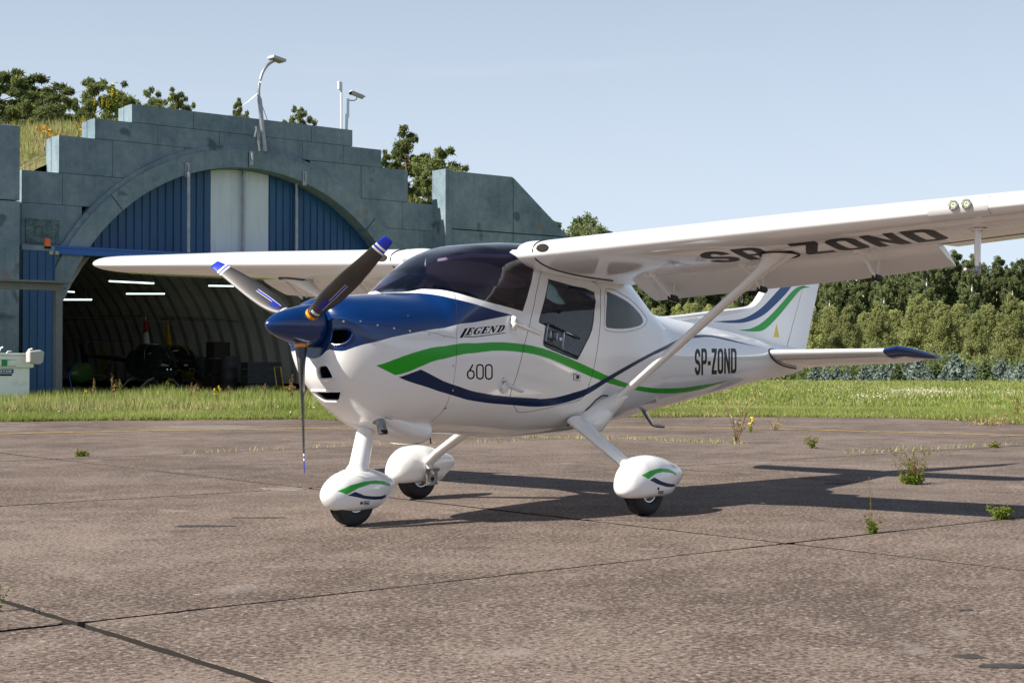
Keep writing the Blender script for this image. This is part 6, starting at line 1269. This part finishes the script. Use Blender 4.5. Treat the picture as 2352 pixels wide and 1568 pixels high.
# --- helicopters
def heli(name, label, base, rz, cB, cM, cM2, cS, k=1., lit=True):
    o = empty(name, tuple(base), rz); tag(o, label, 'helicopter')
    lf = Loft([(1.45, 1.05, .95, 1.0, .05, 2, 2), (1.38, 1.25, .80, 1.0, .25, 2, 2), (1.2, 1.5, .62, .98, .45, 2.1, 2.1), (.9, 1.75, .52, .95, .60, 2.3, 2.3), (.4, 1.90, .48, .95, .66, 2.5, 2.4), (-.3, 1.92, .48, .95, .66, 2.6, 2.4), (-.9, 1.80, .55, 1.0, .56, 2.4, 2.3), (-1.5, 1.5, .85, 1.15, .32, 2.2, 2.2), (-1.9, 1.36, 1.12, 1.25, .10, 2, 2)])
    nx, nt_ = 40, 28; xs_ = np.linspace(-1.9, 1.45, nx); V = []; F = []; MI = []
    for x_ in xs_:
        for j in range(nt_): V.append(lf.P(x_, -math.pi + 2 * math.pi * j / nt_ + .001))
    for i in range(nx - 1):
        for j in range(nt_):
            F.append((i * nt_ + j, i * nt_ + (j + 1) % nt_, (i + 1) * nt_ + (j + 1) % nt_, (i + 1) * nt_ + j)); xm = xs_[i]; zc = (V[F[-1][0]][2] + V[F[-1][2]][2]) / 2; MI.append(1 if (xm > -.25 and zc > .98 - .25 * max(0, xm - .5) and zc < 1.86 - .0 * xm) else 0)
    V = [np.array(q) for q in V]; body = mesh('cabin', V, F, [cB, M['dark_glass']], o, True, MI)
    MB().tube([(1.42, 0, 1.0), (1.2, 0, 1.5), (.9, 0, 1.76), (.4, 0, 1.91)], .025, 6).build('window_post', cB, body, True)
    for s in (1, -1): MB().tube([(1.1, .5 * s, .95), (.6, .64 * s, 1.0), (.55, .60 * s, 1.6), (.5, .45 * s, 1.85)], .02, 6).build('window_post', cB, body, True)
    mb = MB(); mb.tube([(-.4, 0, 1.85), (-.42, 0, 2.3), (-.44, 0, 2.32)], [.17, .125, .12], 14, 0, sq=(.6, 1.3)); mb.tube([(-.44, 0, 2.32), (-.46, 0, 2.82)], [.12, .075], 14, 1, sq=(.6, 1.3)); mb.build('mast_fairing', [cM2, cM], o, True)
    mb = MB(); mb.tube([(-.46, 0, 2.8), (-.46, 0, 3.05)], .04, 8); mb.tube([(-.46, -.3, 3.0), (-.46, .3, 3.0)], .05, 8); mb.build('rotor_hub', M['steel'], o, True)
    for s in (1, -1): MB().tube([(-.46, .25 * s, 3.0), (-.46, 2.5 * s, 2.97), (-.46, 4.9 * s, 2.84)], .09, 6, 0, sq=(1, .12)).build('rotor_blade', M['dark'], o, True)
    MB().tube([(-1.6, 0, 1.25), (-3.5, 0, 1.35), (-5.6, 0, 1.45)], [.16, .10, .06], 12).build('tail_boom', cB, o, True)
    MB().prism([(-5.3, 1.3), (-5.9, 2.0), (-6.1, 2.0), (-5.7, .8), (-5.4, .9)], -.015, .015, 1).build('tail_fin', cB, o)
    for s in (1, -1):
        MB().tube([(1.5, .98 * s, .16), (1.3, .98 * s, .06), (-1.3, .98 * s, .05)], .04, 8).build('skid', cS, o, True)
        for xx in (.75, -.75): MB().tube([(xx, .25 * s, .56), (xx, .6 * s, .42), (xx, .98 * s, .08)], .03, 8).build('skid_leg', cS, o, True)
    for s in (-.08, .08): MB().lathe([(.0, 1.44), (.05, 1.43), (.06, 1.38)], 12, 0, (0, s, .86), 'x').build('landing_light', M['lens'], o, True)
    o.scale = (k, k, k); return o
M['dark_glass'] = mat('dark_canopy_glass', (.012, .014, .016), .05, spec=.6); M['lens'] = mat('lamp_lens_glass', (.75, .8, .85), .1, metal=.9)
DG = mat('dark_green_paint', (.02, .05, .05), .3, coat=.4); YE = mat('helicopter_yellow', (.55, .33, .01), .35, coat=.4); RED = mat('mast_red', (.45, .015, .01), .4); MW = mat('mast_white', (.6, .6, .6), .4); SKG = mat('skid_grey', (.35, .36, .37), .5)
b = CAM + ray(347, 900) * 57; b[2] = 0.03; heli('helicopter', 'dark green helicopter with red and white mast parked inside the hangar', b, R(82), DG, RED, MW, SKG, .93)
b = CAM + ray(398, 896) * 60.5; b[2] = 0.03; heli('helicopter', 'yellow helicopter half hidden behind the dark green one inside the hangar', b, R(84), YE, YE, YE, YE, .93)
# small gyroplane at the left
b = CAM + ray(185, 902) * 53; b[2] = .03; o = empty('gyroplane', tuple(b), R(20)); tag(o, 'lime green gyroplane with blue propeller blade at the left inside the hangar', 'gyroplane')
LM = mat('lime_paint', (.035, .08, .012), .35); BL_ = mat('blade_blue', (.01, .12, .45), .4)
lf = Loft([(1.0, 1.05, .85, .95, .05, 2, 2), (.7, 1.3, .62, .95, .26, 2, 2), (.1, 1.45, .5, .95, .34, 2.2, 2.2), (-.6, 1.5, .55, 1.0, .30, 2.2, 2.2), (-1.1, 1.3, .8, 1.05, .12, 2, 2)])
V = [lf.P(x_, -math.pi + 2 * math.pi * j / 20 + .001) for x_ in np.linspace(-1.1, 1., 20) for j in range(20)]; F = [(i * 20 + j, i * 20 + (j + 1) % 20, (i + 1) * 20 + (j + 1) % 20, (i + 1) * 20 + j) for i in range(19) for j in range(20)]; mesh('body', V, F, [LM], o, True)
MB().tube([(-.7, 0, 1.4), (-.8, 0, 2.5)], .06, 8).build('mast', M['dark'], o, True); MB().tube([(-.8, -3, 2.55), (-.8, 0, 2.62), (-.8, 3, 2.55)], .08, 6, 0, sq=(1, .15)).build('rotor_blade', M['dark'], o, True)
for a in (95, 215, 335): MB().tube([(1.1, 0, 1.0), (1.1, .85 * math.sin(R(a + 70)), 1.0 + .85 * math.cos(R(a + 70)))], [.05, .035], 8, 0, sq=(1, .3)).build('propeller_blade', BL_, o, True)
for p in ((.8, 0), (-.5, .7), (-.5, -.7)): mb = MB(); mb.lathe([(.0, -.05), (.16, -.05), (.18, 0), (.16, .05), (0, .05)], 18, 0, (p[0], p[1], .18), 'y'); mb.tube([(p[0], p[1], .2), (p[0] * .6, p[1] * .3, .75)], .025, 6); mb.build('wheel', M['tyre'], o, True)
MB().tube([(-1.0, 0, .9), (-2.6, 0, .8)], .05, 8).build('tail_boom', LM, o, True); MB().prism([(-2.3, .8), (-2.8, 1.5), (-3.0, 1.5), (-2.8, .6)], -.02, .02, 1).build('tail_fin', M['dark'], o)
o.scale = (.62, .62, .7)
# drums, boxes, bench along the right side
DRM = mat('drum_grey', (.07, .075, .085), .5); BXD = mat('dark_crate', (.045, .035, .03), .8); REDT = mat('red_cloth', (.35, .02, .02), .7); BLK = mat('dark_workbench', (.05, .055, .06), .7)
first = None
for i, (u, D, lab_) in enumerate(((463, 62, 'dark steel drum in the hangar, the leftmost of the four'), (478, 63, 'dark steel drum in the hangar, second from the left'), (527, 56, 'ribbed dark drum in the hangar, right of the crate stack'), (499, 65, 'dark steel drum in the hangar, behind the crate stack'))):
    b = CAM + ray(u, 900) * D; b[2] = .03
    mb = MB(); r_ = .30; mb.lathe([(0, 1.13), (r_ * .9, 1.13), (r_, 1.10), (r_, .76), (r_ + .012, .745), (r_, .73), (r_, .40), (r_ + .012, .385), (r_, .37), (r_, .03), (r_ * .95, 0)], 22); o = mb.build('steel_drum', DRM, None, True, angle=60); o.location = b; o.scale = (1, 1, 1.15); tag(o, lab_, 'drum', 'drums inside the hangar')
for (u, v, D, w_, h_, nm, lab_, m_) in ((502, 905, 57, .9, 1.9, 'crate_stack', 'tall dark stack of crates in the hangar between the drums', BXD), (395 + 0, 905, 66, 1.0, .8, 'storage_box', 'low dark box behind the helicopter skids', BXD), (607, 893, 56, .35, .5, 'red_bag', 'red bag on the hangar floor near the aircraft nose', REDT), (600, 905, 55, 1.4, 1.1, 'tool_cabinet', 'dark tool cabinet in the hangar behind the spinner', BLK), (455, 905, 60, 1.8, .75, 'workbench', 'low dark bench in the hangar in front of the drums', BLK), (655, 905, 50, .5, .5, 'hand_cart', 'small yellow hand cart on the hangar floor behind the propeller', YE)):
    b = CAM + ray(u, v) * D; b[2] = .03; o = empty(nm, tuple(b), HZ); tag(o, lab_, nm.split('_')[-1])
    if nm == 'crate_stack':
        for k_ in range(3): MB().box((-w_ / 2 + .04 * k_, -.3, k_ * .62), (w_ / 2 - .06 * k_, .3, k_ * .62 + .58)).build('crate', m_, o, bevel=.02)
    elif nm == 'workbench':
        MB().box((-w_ / 2, -.3, h_ - .05), (w_ / 2, .3, h_)).build('top', m_, o)
        for sx in (-1, 1): MB().box((sx * w_ / 2 * .9 - .04, -.28, 0), (sx * w_ / 2 * .9 + .04, .28, h_ - .05)).build('leg', m_, o)
    elif nm == 'hand_cart':
        MB().box((-w_ / 2, -.25, .2), (w_ / 2, .25, .28)).build('deck', m_, o); MB().tube([(-.2, .2, .28), (-.3, .2, .9), (-.3, -.2, .9), (-.2, -.2, .28)], .02, 6).build('handle', m_, o, True)
        for sx in (-1, 1): MB().lathe([(.0, -.04), (.12, -.04), (.12, .04), (0, .04)], 14, 0, (sx * .18, 0, .12), 'y').build('wheel', M['tyre'], o, True)
    elif nm == 'tool_cabinet':
        for k_ in range(4): MB().box((-w_ / 2, -.25, .05 + k_ * .26), (w_ / 2, .25, .29 + k_ * .26)).build('drawer', m_, o, bevel=.01)
    else: MB().box((-w_ / 2, -.25, 0), (w_ / 2, .25, h_)).build('body', m_, o, bevel=.06, seg=3); MB().tube([(-.1, 0, h_ - .02), (-.08, 0, h_ + .08), (.08, 0, h_ + .08), (.1, 0, h_ - .02)], .015, 6).build('handle', m_, o, True)
